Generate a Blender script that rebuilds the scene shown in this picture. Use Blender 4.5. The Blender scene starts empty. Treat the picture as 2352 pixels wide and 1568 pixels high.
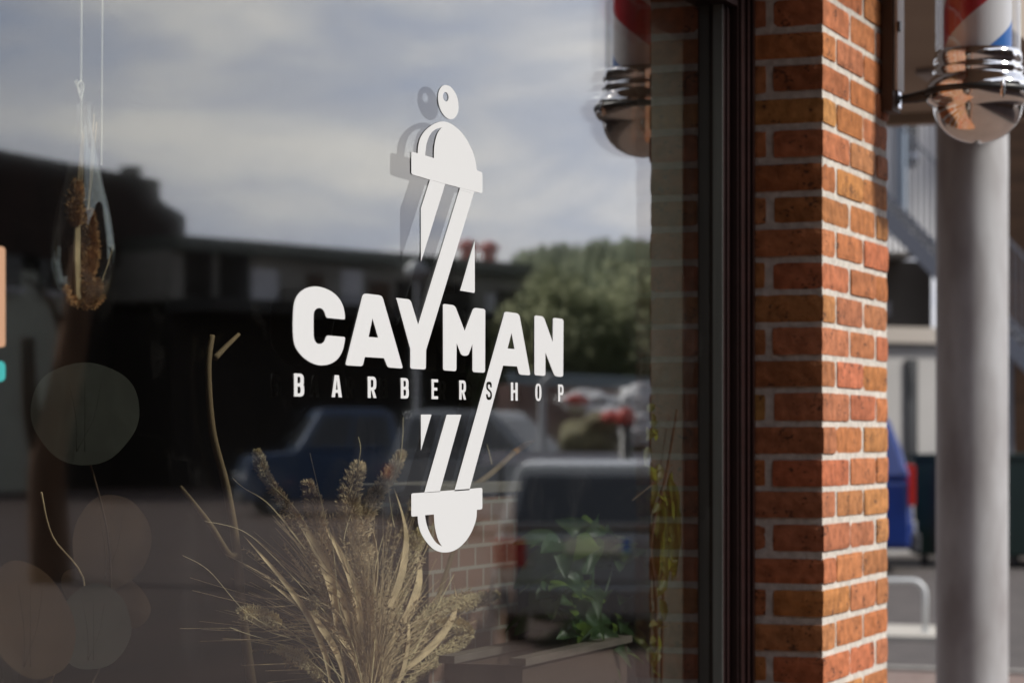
import bpy, bmesh, math, random
from mathutils import Vector, Matrix, noise
random.seed(7)
sc = bpy.context.scene
COL = sc.collection
rad = math.radians
# ------------------------------------------------------------------ camera
YAW = rad(21.4); F = 5900.0; CY = -1.41; CZ = 1.65; HOR = 1013.0
cam = bpy.data.cameras.new('camera'); camo = bpy.data.objects.new('camera', cam); COL.objects.link(camo)
cam.sensor_width = 36; cam.lens = F/2352*36; cam.shift_y = (HOR-784)/2352
cam.clip_start = .05; cam.clip_end = 3000
camo.location = (0, CY, CZ); camo.rotation_euler = (rad(90), 0, YAW-rad(90))
cam.dof.use_dof = True; cam.dof.focus_distance = 3.62; cam.dof.aperture_fstop = 6.6
sc.camera = camo
# ------------------------------------------------------------------ world and sun
SKYK = 1.92; SUN_EL = rad(40); SUN_AZ = (0.16, -0.987)          # direction towards the sun, ground plane
w = bpy.data.worlds.new('World'); sc.world = w; w.use_nodes = True
nt = w.node_tree; nt.nodes.clear(); N = nt.nodes.new; L = nt.links.new
out = N('ShaderNodeOutputWorld'); bg = N('ShaderNodeBackground'); bg.inputs[1].default_value = .1
sky = N('ShaderNodeTexSky'); sky.sky_type = 'NISHITA'; sky.sun_disc = False
sky.sun_elevation = SUN_EL; sky.sun_rotation = math.atan2(SUN_AZ[0], SUN_AZ[1])
tc = N('ShaderNodeTexCoord'); mp = N('ShaderNodeMapping'); mp.inputs['Scale'].default_value = (1, 1, 3.6); mp.inputs['Rotation'].default_value = (0, rad(2), 0)
n1 = N('ShaderNodeTexNoise'); n1.inputs['Scale'].default_value = 8.5; n1.inputs['Detail'].default_value = 9; n1.inputs['Roughness'].default_value = .56; n1.inputs['Distortion'].default_value = .35
r1 = N('ShaderNodeValToRGB'); e = r1.color_ramp.elements
e[0].position = .3; e[0].color = (5.0, 5.6, 7.3, 1); e[1].position = .66; e[1].color = (10.2, 9.8, 9.5, 1)
m_ = e.new(.48); m_.color = (6.9, 7.05, 7.9, 1)
# clouds thin out towards the zenith, where the plain sky is darker
sx = N('ShaderNodeSeparateXYZ'); mr = N('ShaderNodeMapRange'); mr.inputs[1].default_value = .28; mr.inputs[2].default_value = .75
mr.inputs[3].default_value = .93; mr.inputs[4].default_value = .35
mx = N('ShaderNodeMix'); mx.data_type = 'RGBA'
# cloud is brightest round the veiled sun and greyer opposite it
vd = N('ShaderNodeVectorMath'); vd.operation = 'DOT_PRODUCT'; vd.inputs[1].default_value = (SUN_AZ[0], SUN_AZ[1], .15)
az = N('ShaderNodeMapRange'); az.inputs[1].default_value = -.5; az.inputs[2].default_value = .75; az.inputs[3].default_value = .8; az.inputs[4].default_value = SKYK
sm = N('ShaderNodeMix'); sm.data_type = 'RGBA'; sm.blend_type = 'MULTIPLY'; sm.inputs[0].default_value = 1
L(tc.outputs['Generated'], vd.inputs[0]); L(vd.outputs['Value'], az.inputs[0]); L(az.outputs[0], sm.inputs[7]); L(r1.outputs[0], sm.inputs[6])
L(tc.outputs['Generated'], mp.inputs[0]); L(mp.outputs[0], n1.inputs['Vector']); L(n1.outputs['Fac'], r1.inputs[0])
L(tc.outputs['Generated'], sx.inputs[0]); L(sx.outputs[2], mr.inputs[0]); L(mr.outputs[0], mx.inputs[0])
L(sky.outputs[0], mx.inputs[6]); L(sm.outputs[2], mx.inputs[7]); L(mx.outputs[2], bg.inputs[0]); L(bg.outputs[0], out.inputs[0])
sun = bpy.data.lights.new('sun', 'SUN'); suno = bpy.data.objects.new('sun', sun); COL.objects.link(suno)
sun.energy = 4.6; sun.angle = rad(8); sun.color = (1, .95, .87)
sd = Vector((SUN_AZ[0]*math.cos(SUN_EL), SUN_AZ[1]*math.cos(SUN_EL), math.sin(SUN_EL)))
suno.rotation_euler = sd.to_track_quat('Z', 'Y').to_euler()
sc.view_settings.view_transform = 'Standard'; sc.view_settings.look = 'None'; sc.view_settings.gamma = 1
sc.view_settings.exposure = 0; sc.view_settings.use_curve_mapping = False
sc.cycles.use_denoising = True; sc.cycles.transparent_max_bounces = 24
sc.cycles.caustics_reflective = False; sc.cycles.sample_clamp_indirect = 4
# ------------------------------------------------------------------ survey: a sighting (x, y) turned into a place
def phi(x): return YAW - math.atan((x-1176)/F)
def onY(x, y, Y):                                  # on the vertical plane at depth Y behind the glass
    X = (Y-CY)/math.tan(phi(x)); D = X*math.cos(YAW)+(Y-CY)*math.sin(YAW)
    return Vector((X, Y, CZ+(HOR-y)/F*D))
def onX(x, y, X):
    Y = CY+X*math.tan(phi(x)); D = X*math.cos(YAW)+(Y-CY)*math.sin(YAW)
    return Vector((X, Y, CZ+(HOR-y)/F*D))
def atD(x, y, D):
    a = (x-1176)/F
    return Vector((D*(math.cos(YAW)+a*math.sin(YAW)), CY+D*(math.sin(YAW)-a*math.cos(YAW)), CZ+(HOR-y)/F*D))
def street(x, y, D):                               # a thing across the street, seen in the pane
    p = atD(x, y, D); return Vector((p.x, -p.y, p.z))
# ------------------------------------------------------------------ materials
def mat(name, col, rough=.7, metal=0, spec=.5, noise_scale=None, amount=.25, col2=None, bump=0, coords='Object', stretch=(1, 1, 1), attr=None, trans=0, coat=0):
    m = bpy.data.materials.new(name); m.use_nodes = True; t = m.node_tree; b = t.nodes['Principled BSDF']
    b.inputs['Base Color'].default_value = (*col, 1); b.inputs['Roughness'].default_value = rough
    b.inputs['Metallic'].default_value = metal; b.inputs['Specular IOR Level'].default_value = spec
    b.inputs['Coat Weight'].default_value = coat
    src = None
    if attr:
        a = t.nodes.new('ShaderNodeAttribute'); a.attribute_name = attr; src = a.outputs['Color']
    if noise_scale:
        c = t.nodes.new('ShaderNodeTexCoord'); mpp = t.nodes.new('ShaderNodeMapping'); mpp.inputs['Scale'].default_value = stretch
        n = t.nodes.new('ShaderNodeTexNoise'); n.inputs['Scale'].default_value = noise_scale; n.inputs['Detail'].default_value = 6
        t.links.new(c.outputs[coords], mpp.inputs[0]); t.links.new(mpp.outputs[0], n.inputs['Vector'])
        rp = t.nodes.new('ShaderNodeValToRGB'); rp.color_ramp.elements[0].position = .35; rp.color_ramp.elements[1].position = .68
        c2 = col2 or tuple(v*(1-amount) for v in col)
        if attr:
            rp.color_ramp.elements[0].color = (1-amount,)*3+(1,); rp.color_ramp.elements[1].color = (1.1,)*3+(1,)
            mm = t.nodes.new('ShaderNodeMix'); mm.data_type = 'RGBA'; mm.blend_type = 'MULTIPLY'; mm.inputs[0].default_value = 1
            t.links.new(src, mm.inputs[6]); t.links.new(rp.outputs[0], mm.inputs[7]); src = mm.outputs[2]
        else:
            rp.color_ramp.elements[0].color = (*c2, 1); rp.color_ramp.elements[1].color = (*col, 1); src = rp.outputs[0]
        t.links.new(n.outputs['Fac'], rp.inputs[0])
        if bump:
            bp = t.nodes.new('ShaderNodeBump'); bp.inputs['Strength'].default_value = bump; bp.inputs['Distance'].default_value = .01
            t.links.new(n.outputs['Fac'], bp.inputs['Height']); t.links.new(bp.outputs[0], b.inputs['Normal'])
    if src is not None: t.links.new(src, b.inputs['Base Color'])
    return m
def thin_glass(name, tint=(1, 1, 1), f0=.052, dirt=0, both=True, rough=0.0):
    """a thin clear sheet: Fresnel mirror over a straight see-through, both its faces counted"""
    m = bpy.data.materials.new(name); m.use_nodes = True; t = m.node_tree; t.nodes.clear(); n = t.nodes.new; l = t.links.new
    def M(op, a, b=None):
        q = n('ShaderNodeMath'); q.operation = op
        for i, v in enumerate((a, b)):
            if v is None: continue
            if isinstance(v, (int, float)): q.inputs[i].default_value = v
            else: l(v, q.inputs[i])
        return q.outputs[0]
    g = n('ShaderNodeNewGeometry'); d = n('ShaderNodeVectorMath'); d.operation = 'DOT_PRODUCT'
    l(g.outputs['Normal'], d.inputs[0]); l(g.outputs['Incoming'], d.inputs[1])
    c = M('ABSOLUTE', d.outputs['Value']); p = M('POWER', M('SUBTRACT', 1.0, c), 4.3)
    fr = M('ADD', M('MULTIPLY', p, 1-f0), f0)
    rr = M('DIVIDE', M('MULTIPLY', fr, 2.0), M('ADD', fr, 1.0)) if both else fr
    gl = n('ShaderNodeBsdfGlossy'); gl.inputs['Roughness'].default_value = rough
    tr = n('ShaderNodeBsdfTransparent'); tr.inputs[0].default_value = (*tint, 1)
    mix = n('ShaderNodeMixShader'); l(rr, mix.inputs[0]); l(tr.outputs[0], mix.inputs[1]); l(gl.outputs[0], mix.inputs[2])
    o = n('ShaderNodeOutputMaterial'); last = mix.outputs[0]
    if dirt:
        co = n('ShaderNodeTexCoord'); 
        a = n('ShaderNodeTexNoise'); a.inputs['Scale'].default_value = 3.2; a.inputs['Detail'].default_value = 8; a.inputs['Roughness'].default_value = .62
        v = n('ShaderNodeTexNoise'); v.inputs['Scale'].default_value = 330; v.inputs['Detail'].default_value = 2
        s = n('ShaderNodeTexNoise'); s.inputs['Scale'].default_value = 26; s.inputs['Detail'].default_value = 5
        mpp = n('ShaderNodeMapping'); mpp.inputs['Rotation'].default_value = (0, rad(35), 0); mpp.inputs['Scale'].default_value = (1, 1, .25)
        l(co.outputs['Object'], a.inputs['Vector']); l(co.outputs['Object'], v.inputs['Vector']); l(co.outputs['Object'], mpp.inputs[0]); l(mpp.outputs[0], s.inputs['Vector'])
        def R(src, lo, hi, o0, o1):
            q = n('ShaderNodeMapRange'); l(src, q.inputs[0]); q.inputs[1].default_value = lo; q.inputs[2].default_value = hi
            q.inputs[3].default_value = o0; q.inputs[4].default_value = o1; return q.outputs[0]
        smear = M('MULTIPLY', R(a.outputs['Fac'], .56, .74, 0, 1), R(s.outputs['Fac'], .35, .7, .15, 1))
        speck = R(v.outputs['Fac'], .735, .79, 0, 1)
        f = M('MULTIPLY', M('ADD', M('ADD', smear, M('MULTIPLY', speck, 3.0)), .02), dirt)
        df = n('ShaderNodeBsdfDiffuse'); df.inputs[0].default_value = (.75, .73, .68, 1)
        m2 = n('ShaderNodeMixShader'); l(f, m2.inputs[0]); l(last, m2.inputs[1]); l(df.outputs[0], m2.inputs[2]); last = m2.outputs[0]
    l(last, o.inputs[0]); return m
def clear_mat(name):
    m = bpy.data.materials.new(name); m.use_nodes = True; t = m.node_tree; t.nodes.clear()
    tr = t.nodes.new('ShaderNodeBsdfTransparent'); tr.inputs[0].default_value = (.97, .99, .975, 1)
    o = t.nodes.new('ShaderNodeOutputMaterial'); t.links.new(tr.outputs[0], o.inputs[0]); return m
M_ = {}
M_['vinyl'] = mat('white_vinyl', (.58, .595, .61), .55, spec=.25)
M_['tan'] = mat('tan_vinyl', (.44, .25, .15), .6); M_['teal'] = mat('teal_vinyl', (.025, .34, .34), .6)
M_['pane'] = thin_glass('window_glass', (.985, .99, .985), dirt=.024)
M_['pane2'] = thin_glass('window_glass_inner', (.98, .985, .98), rough=.04)
M_['clear'] = clear_mat('glass_edge')
M_['drop'] = thin_glass('blown_glass', (.97, .975, .97), f0=.05)
M_['frame'] = mat('mahogany_frame_paint', (.016, .006, .006), .38, spec=.5, noise_scale=4, amount=.3, stretch=(1, 1, 6))
M_['bead'] = mat('grey_glazing_bead', (.15, .16, .155), .45, metal=.3, noise_scale=60, amount=.25, stretch=(1, 1, .05))
M_['brick'] = mat('brick', (.5, .2, .1), .85, spec=.2, attr='bc', noise_scale=42, amount=.34, bump=.5)
M_['mortar'] = mat('mortar', (.63, .59, .535), .95, spec=.1, noise_scale=60, amount=.28, bump=.3)
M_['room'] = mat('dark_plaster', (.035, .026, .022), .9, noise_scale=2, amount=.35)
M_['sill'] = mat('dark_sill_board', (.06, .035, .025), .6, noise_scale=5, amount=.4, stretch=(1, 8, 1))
M_['concrete'] = mat('galvanised_steel', (.47, .48, .50), .55, metal=.0, noise_scale=7, col2=(.27, .255, .26), stretch=(1, 1, .35), bump=.02)
M_['chrome'] = mat('chrome', (.86, .86, .85), .05, metal=1)
M_['black'] = mat('black_metal', (.012, .012, .012), .4)
M_['brownboard'] = mat('brown_board', (.07, .032, .014), .6, noise_scale=9, amount=.35, stretch=(4, 4, .4))
M_['palestrip'] = mat('pale_metal_strip', (.62, .54, .46), .5, noise_scale=20, amount=.1)
M_['soffit'] = mat('beige_soffit', (.34, .29, .235), .85, noise_scale=1.5, amount=.12)
M_['straw'] = mat('straw', (.70, .53, .34), .9, spec=.1, noise_scale=35, amount=.35)
M_['straw2'] = mat('pale_straw', (.76, .62, .39), .9, spec=.1, noise_scale=60, amount=.35)
M_['rust'] = mat('rust_dried_flower', (.62, .34, .16), .9, spec=.1, noise_scale=90, amount=.5)
M_['leaf'] = mat('green_leaf', (.05, .105, .035), .42, noise_scale=14, amount=.35)
M_['olive'] = mat('olive_leaf', (.14, .15, .03), .5, noise_scale=14, amount=.35)
for k_ in ('leaf', 'olive'):
    t = M_[k_].node_tree; tr_ = t.nodes.new('ShaderNodeBsdfTranslucent'); ms = t.nodes.new('ShaderNodeMixShader'); ms.inputs[0].default_value = .4; b = t.nodes['Principled BSDF']
    tr_.inputs[0].default_value = (.20, .30, .06, 1) if k_ == 'leaf' else (.42, .44, .08, 1); o_ = t.nodes['Material Output']; t.links.new(b.outputs[0], ms.inputs[1]); t.links.new(tr_.outputs[0], ms.inputs[2]); t.links.new(ms.outputs[0], o_.inputs[0])
M_['brownleaf'] = mat('brown_dried_leaf', (.038, .022, .013), .9, spec=.05, noise_scale=12, amount=.3)  # brown and grey leaf colours darkened to stand in for shade
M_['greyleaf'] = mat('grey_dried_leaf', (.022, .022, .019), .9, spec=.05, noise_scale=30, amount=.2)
M_['bark'] = mat('bark', (.085, .045, .022), .9, noise_scale=12, amount=.5, stretch=(1, 1, .2), bump=.6)
M_['stick'] = mat('peeled_branch', (.19, .125, .065), .8, noise_scale=18, amount=.35, stretch=(1, 1, .3))
M_['string'] = mat('twine', (.75, .72, .66), .9)
# ------------------------------------------------------------------ object helpers
def setp(o, label=None, cat=None, group=None, kind=None):
    if label: o['label'] = label
    if cat: o['category'] = cat
    if group: o['group'] = group
    if kind: o['kind'] = kind
    return o
def empty(name, loc, label, cat, group=None, rz=0):
    o = bpy.data.objects.new(name, None); COL.objects.link(o); o.location = loc; o.rotation_euler = (0, 0, rz); o.empty_display_size = .1
    return setp(o, label, cat, group)
class MB:
    def __init__(s): s.v = []; s.f = []; s.mi = []; s.c = []
    def add(s, vs, fs, mi=0, c=None):
        k = len(s.v); s.v += [tuple(p) for p in vs]
        for f in fs: s.f.append([i+k for i in f]); s.mi.append(mi); s.c.append(c)
        return s
    def box(s, a, b, mi=0, c=None, M=None):
        x0, y0, z0 = a; x1, y1, z1 = b
        vs = [(x0,y0,z0),(x1,y0,z0),(x1,y1,z0),(x0,y1,z0),(x0,y0,z1),(x1,y0,z1),(x1,y1,z1),(x0,y1,z1)]
        if M is not None: vs = [M @ Vector(p) for p in vs]
        return s.add(vs, [(3,2,1,0),(4,5,6,7),(0,1,5,4),(1,2,6,5),(2,3,7,6),(3,0,4,7)], mi, c)
    def tube(s, pts, rs, n=8, mi=0, cap=True):
        pts = [Vector(p) for p in pts]
        if not isinstance(rs, (list, tuple)): rs = [rs]*len(pts)
        vs = []; fs = []; u = None
        for i, p in enumerate(pts):
            t = (pts[min(i+1, len(pts)-1)]-pts[max(i-1, 0)]).normalized()
            if u is None:
                u = t.orthogonal().normalized()
            else:
                u = (u-t*u.dot(t)); u = u.normalized() if u.length > 1e-6 else t.orthogonal().normalized()
            v = t.cross(u)
            for k in range(n):
                a = 2*math.pi*k/n; vs.append(p+(u*math.cos(a)+v*math.sin(a))*rs[i])
        for i in range(len(pts)-1):
            for k in range(n):
                fs.append((i*n+k, i*n+(k+1)%n, (i+1)*n+(k+1)%n, (i+1)*n+k))
        if cap: fs.append(tuple(range(n-1, -1, -1))); fs.append(tuple((len(pts)-1)*n+k for k in range(n)))
        return s.add(vs, fs, mi)
    def lathe(s, prof, n=32, mi=0, o=(0, 0, 0), cap=False):
        vs = []; fs = []
        for r, z in prof:
            for k in range(n):
                a = 2*math.pi*k/n; vs.append((o[0]+r*math.cos(a), o[1]+r*math.sin(a), o[2]+z))
        for i in range(len(prof)-1):
            for k in range(n): fs.append((i*n+k, i*n+(k+1)%n, (i+1)*n+(k+1)%n, (i+1)*n+k))
        if cap: fs.append(tuple(range(n-1, -1, -1))); fs.append(tuple((len(prof)-1)*n+k for k in range(n)))
        return s.add(vs, fs, mi)
    def build(s, name, mats, parent=None, smooth=False, world=False, bevel=0):
        if not isinstance(mats, (list, tuple)): mats = [mats]
        me = bpy.data.meshes.new(name); me.from_pydata(s.v, [], s.f)
        for m in mats: me.materials.append(m)
        me.polygons.foreach_set('material_index', s.mi)
        if smooth: me.polygons.foreach_set('use_smooth', [True]*len(s.f))
        if any(c is not None for c in s.c):
            at = me.color_attributes.new('bc', 'FLOAT_COLOR', 'CORNER'); d = []
            for f, c in zip(s.f, s.c):
                c = c or (.5, .5, .5); d += [c[0], c[1], c[2], 1]*len(f)
            at.data.foreach_set('color', d)
        me.update()
        if bevel:
            bm = bmesh.new(); bm.from_mesh(me)
            bmesh.ops.bevel(bm, geom=[e for e in bm.edges if e.calc_face_angle(0) > .5], offset=bevel, segments=2, profile=.5, affect='EDGES', clamp_overlap=True)
            bm.to_mesh(me); bm.free()
        o = bpy.data.objects.new(name, me); COL.objects.link(o)
        if parent is not None:
            o.parent = parent
            if world:                                  # vertices were written in world space
                Mi = (Matrix.Translation(parent_loc(parent)) @ Matrix.Rotation(parent_rz(parent), 4, 'Z')).inverted()
                me.transform(Mi)
        elif world is True and s.v:
            pass
        return o
def parent_loc(p):
    return Vector(p.location) if p.parent is None else parent_loc(p.parent)
def parent_rz(p): return p.rotation_euler.z if p.parent is None else parent_rz(p.parent)
def recentre(o):                                   # origin of a top-level mesh to the middle of its foot
    vs = [v.co for v in o.data.vertices]
    c = Vector((sum(v.x for v in vs)/len(vs), sum(v.y for v in vs)/len(vs), min(v.z for v in vs)))
    o.data.transform(Matrix.Translation(-c)); o.location = c; return o
def copy_tree(o, parent=None):
    c = o.copy(); COL.objects.link(c); c.parent = parent
    for ch in [q for q in bpy.data.objects if q.parent == o]: copy_tree(ch, c)
    return c
# ------------------------------------------------------------------ ground and pavements
g = MB(); g.add([(-60, -400, 0), (600, -400, 0), (600, 300, 0), (-60, 300, 0)], [(0, 1, 2, 3)])
M_['asph'] = mat('asphalt', (.085, .072, .066), .9, noise_scale=3, amount=.35, bump=.2)
setp(g.build('ground', M_['asph']), 'grey asphalt yard and street round the shop', kind='structure')
yd = MB(); yd.add([(-60, -400, .004), (600, -400, .004), (600, -3.6, .004), (-60, -3.6, .004)], [(0, 1, 2, 3)]); setp(yd.build('yard', mat('dark_red_tarmac', (.062, .033, .026), .9, noise_scale=.8, amount=.35)), 'dark reddish tarmac yard across from the shop', kind='structure')
def paving_mat(name, c1, c2, mort, sx=5, rot=0):
    m = mat(name, c1, .85); t = m.node_tree; b = t.nodes['Principled BSDF']
    c = t.nodes.new('ShaderNodeTexCoord'); mp = t.nodes.new('ShaderNodeMapping'); mp.inputs['Rotation'].default_value = (0, 0, rot)
    k = t.nodes.new('ShaderNodeTexBrick'); k.inputs['Scale'].default_value = sx
    k.inputs['Color1'].default_value = (*c1, 1); k.inputs['Color2'].default_value = (*c2, 1); k.inputs['Mortar'].default_value = (*mort, 1); k.inputs['Mortar Size'].default_value = .02
    t.links.new(c.outputs['Object'], mp.inputs[0]); t.links.new(mp.outputs[0], k.inputs['Vector']); t.links.new(k.outputs[0], b.inputs['Base Color'])
    return m
M_['clinker'] = paving_mat('red_clinker', (.16, .10, .08), (.2, .14, .115), (.16, .145, .13))
p = MB(); p.box((-20, -3.2, -.02), (17.9, 30, .03)); setp(p.build('pavement', M_['clinker']), 'reddish clinker pavement in front of the shop', kind='structure')
p = MB(); p.box((17.94, -3.2, -.02), (18.1, 30, .05)); setp(p.build('kerb', mat('kerb_stone', (.32, .3, .27), .9, noise_scale=9)), 'grey kerb stones at the end of the pavement', kind='structure')
# ------------------------------------------------------------------ brickwork
def brick_col():
    r = random.random()
    if r < .70: c = (.46+random.uniform(-.04, .03), .172+random.uniform(-.02, .022), .072+random.uniform(-.01, .012))
    elif r < .88: c = (.50+random.uniform(-.04, .03), .235+random.uniform(-.025, .02), .085+random.uniform(-.01, .01))
    else: c = (.47, .18, .09)
    k = random.uniform(.86, 1.06); return tuple(v*k for v in c)
def brick(mb, a, b, mi=0, rough=.0016, cuts=(6, 6, 3)):
    """one brick with a hand-cut outline and fissured faces"""
    col = brick_col(); sd_ = random.uniform(0, 100)
    j = [random.uniform(-.0018, .0018) for _ in range(6)]
    a = [a[i]+j[i] for i in range(3)]; b = [b[i]+j[i+3] for i in range(3)]
    nx, ny, nz = [max(2, int((b[i]-a[i])/.016)) for i in range(3)]; nz = 5
    def P(i, j, k):
        q = Vector((a[0]+(b[0]-a[0])*i/nx, a[1]+(b[1]-a[1])*j/ny, a[2]+(b[2]-a[2])*k/nz))
        edge = (i in (0, nx))+(j in (0, ny))+(k in (0, nz))
        c = Vector(((a[0]+b[0])/2, (a[1]+b[1])/2, (a[2]+b[2])/2))
        if edge >= 2:
            for ax, (t, n_) in enumerate(((i, nx), (j, ny), (k, nz))):
                if t in (0, n_): q[ax] += (.0011 if edge == 2 else .002)*(1 if t == 0 else -1)
        q += noise.noise_vector(q*30+Vector((sd_, 0, 0)))*rough*.5 + noise.noise_vector(q*120+Vector((0, sd_, 0)))*rough*.45
        return q
    idx = {}; vs = []; fs = []
    def V(i, j, k):
        if (i, j, k) not in idx: idx[(i, j, k)] = len(vs); vs.append(P(i, j, k))
        return idx[(i, j, k)]
    for i in range(nx):
        for k in range(nz):
            fs.append((V(i,0,k), V(i+1,0,k), V(i+1,0,k+1), V(i,0,k+1))); fs.append((V(i,ny,k), V(i,ny,k+1), V(i+1,ny,k+1), V(i+1,ny,k)))
    for jj in range(ny):
        for k in range(nz):
            fs.append((V(0,jj,k), V(0,jj,k+1), V(0,jj+1,k+1), V(0,jj+1,k))); fs.append((V(nx,jj,k), V(nx,jj+1,k), V(nx,jj+1,k+1), V(nx,jj,k+1)))
    for i in range(nx):
        for jj in range(ny):
            fs.append((V(i,jj,0), V(i,jj+1,0), V(i+1,jj+1,0), V(i+1,jj,0))); fs.append((V(i,jj,nz), V(i+1,jj,nz), V(i+1,jj+1,nz), V(i,jj+1,nz)))
    mb.add(vs, fs, mi, col)
# extra pitting for the bricks: dark kiln marks
def kiln_marks(m):
    t = m.node_tree; b = t.nodes['Principled BSDF']; lk = b.inputs['Base Color'].links[0].from_socket
    c = t.nodes.new('ShaderNodeTexCoord'); mp = t.nodes.new('ShaderNodeMapping'); mp.inputs['Scale'].default_value = (1, 1, 1.5)
    v = t.nodes.new('ShaderNodeTexNoise'); v.inputs['Scale'].default_value = 110; v.inputs['Detail'].default_value = 3
    v2 = t.nodes.new('ShaderNodeTexNoise'); v2.inputs['Scale'].default_value = 24
    t.links.new(c.outputs['Object'], mp.inputs[0]); t.links.new(mp.outputs[0], v.inputs['Vector']); t.links.new(c.outputs['Object'], v2.inputs['Vector'])
    ad = t.nodes.new('ShaderNodeMath'); ad.operation = 'MULTIPLY'; t.links.new(v.outputs['Fac'], ad.inputs[0]); t.links.new(v2.outputs['Fac'], ad.inputs[1])
    r = t.nodes.new('ShaderNodeMapRange'); r.inputs[1].default_value = .325; r.inputs[2].default_value = .385; r.inputs[4].default_value = .85; t.links.new(ad.outputs[0], r.inputs[0])
    mm = t.nodes.new('ShaderNodeMix'); mm.data_type = 'RGBA'; mm.inputs[7].default_value = (.07, .035, .025, 1)
    t.links.new(r.outputs[0], mm.inputs[0]); t.links.new(lk, mm.inputs[6]); t.links.new(mm.outputs[2], b.inputs['Base Color'])
kiln_marks(M_['brick'])
X0, YF, CO, Z0 = 4.78, -.175, .06295, 2.440        # corner of the pillar, its front, course height, a bed joint
H = .0515; J = .011
def bed(k): return Z0-k*CO
pb = MB()
for k in range(-14, 39):
    zt = bed(k)-J/2; zb = bed(k+1)+J/2
    if zb < .03: break
    sub = pb
    if k % 2 == 0:                                 # header shows on the front, stretcher down the reveal
        brick(sub, (X0, YF, zb), (X0+.1, YF+.21, zt)); brick(sub, (X0+.111, YF, zb), (X0+.321, YF+.1, zt)); brick(sub, (X0+.332, YF, zb), (X0+.542, YF+.1, zt))
    else:
        brick(sub, (X0, YF, zb), (X0+.21, YF+.1, zt)); brick(sub, (X0+.221, YF, zb), (X0+.431, YF+.1, zt)); brick(sub, (X0+.442, YF, zb), (X0+.542, YF+.21, zt))
        brick(sub, (X0, YF+.1145, zb), (X0+.1, YF+.3245, zt))
mo = (X0+.0030, YF+.0030, .03); pb.box(mo, (X0+.5390, YF+.55, 3.3), 1)
pil = setp(pb.build('brick_pillar', [M_['brick'], M_['mortar']], smooth=False), 'orange brick pillar with pale mortar beside the shop window, at the corner of the building', 'pillar')
pil.data.polygons.foreach_set('use_smooth', [False]*len(pil.data.polygons))
# ------------------------------------------------------------------ shop shell
def wallbox(name, a, b, m, label, cat):
    q = MB().box(a, b).build(name, m); return setp(recentre(q), label, cat)
M_['facade'] = paving_mat('facade_brick', (.30, .12, .07), (.36, .17, .08), (.35, .32, .28), 5)
wallbox('parapet_wall', (-6, .02, .03), (4.776, .3, .745), M_['facade'], 'low brick wall under the shop window', 'wall')
wallbox('facade_wall', (-6, .02, .745), (.1, .3, 3.3), M_['facade'], 'brick shop front left of the window', 'wall')
wallbox('lintel_wall', (.1, .06, 2.56), (4.776, .3, 3.3), M_['facade'], 'dark wall over the shop window head', 'wall')
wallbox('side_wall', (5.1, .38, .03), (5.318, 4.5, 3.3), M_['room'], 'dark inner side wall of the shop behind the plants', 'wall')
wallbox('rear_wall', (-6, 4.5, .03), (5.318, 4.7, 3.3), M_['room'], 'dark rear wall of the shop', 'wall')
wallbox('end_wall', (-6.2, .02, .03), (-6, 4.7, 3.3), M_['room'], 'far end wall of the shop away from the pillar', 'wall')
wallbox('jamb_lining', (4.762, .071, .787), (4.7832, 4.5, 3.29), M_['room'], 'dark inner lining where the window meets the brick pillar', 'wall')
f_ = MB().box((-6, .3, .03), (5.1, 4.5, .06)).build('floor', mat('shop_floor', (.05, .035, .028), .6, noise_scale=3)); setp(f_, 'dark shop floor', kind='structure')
c_ = MB().box((-6.2, -1.05, 3.302), (5.6, 4.7, 3.45)).build('ceiling', M_['soffit']); setp(c_, 'canopy and ceiling over the shop front', kind='structure')
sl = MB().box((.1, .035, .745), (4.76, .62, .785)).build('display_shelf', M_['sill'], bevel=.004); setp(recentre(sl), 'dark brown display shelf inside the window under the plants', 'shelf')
# soffit over the open corner, with its pillar
s_ = MB().box((5.6, .045, 2.91), (9.75, 7, 3.2)); s_.box((9.75, .02, 2.87), (9.83, 7, 3.3)); s_.box((5.6, .0, 2.88), (9.83, .045, 3.3))
setp(recentre(s_.build('soffit_canopy', M_['soffit'])), 'beige canopy ceiling over the passage held up by the grey column', 'canopy')
cl = empty('steel_column', (8.75, .33, 0), 'round grey galvanised column behind the barber pole', 'column')
q = MB().lathe([(.1225, .05), (.1225, 1.0), (.1225, 1.9), (.1225, 2.9)], 48).build('shaft', M_['concrete'], cl, smooth=True)
MB().box((-.2, -.2, .03), (.2, .2, .05)).build('base_plate', M_['concrete'], cl); MB().box((-.16, -.16, 2.89), (.16, .16, 2.905)).build('head_plate', M_['concrete'], cl)
# ------------------------------------------------------------------ window: frame, bead, two panes
win = empty('shop_window', (2.4, 0, .745), 'large shop window with dark mahogany frame and reflecting double glazing', 'window')
fr = MB()
XG = 4.62
fr.box((XG+.003, -.022, .79), (4.67, .06, 2.47)); fr.box((4.67, -.037, .76), (4.778, .07, 2.52))
fr.box((4.676, -.043, .76), (4.69, -.037, 2.52)); fr.box((4.722, -.0425, .76), (4.730, -.037, 2.52)); fr.box((4.756, -.043, .76), (4.77, -.037, 2.52))
fr.box((4.64, -.026, .79), (4.648, -.022, 2.468))
fr.box((.1, -.037, 2.47), (4.67, .07, 2.56)); fr.box((4.67, -.036, 2.521), (4.778, .07, 2.56)); fr.box((.1, -.043, 2.51), (4.67, -.037, 2.525)); fr.box((.1, -.037, .745), (4.67, .07, .79)); fr.box((.1, -.036, .79), (.2, .06, 2.47))
fr.build('frame', M_['frame'], win, world=True)
bd = MB(); bd.box((XG, -.0225, .795), (XG+.0028, -.004, 2.468));  bd.build('glazing_bead', M_['bead'], win, world=True)
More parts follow.
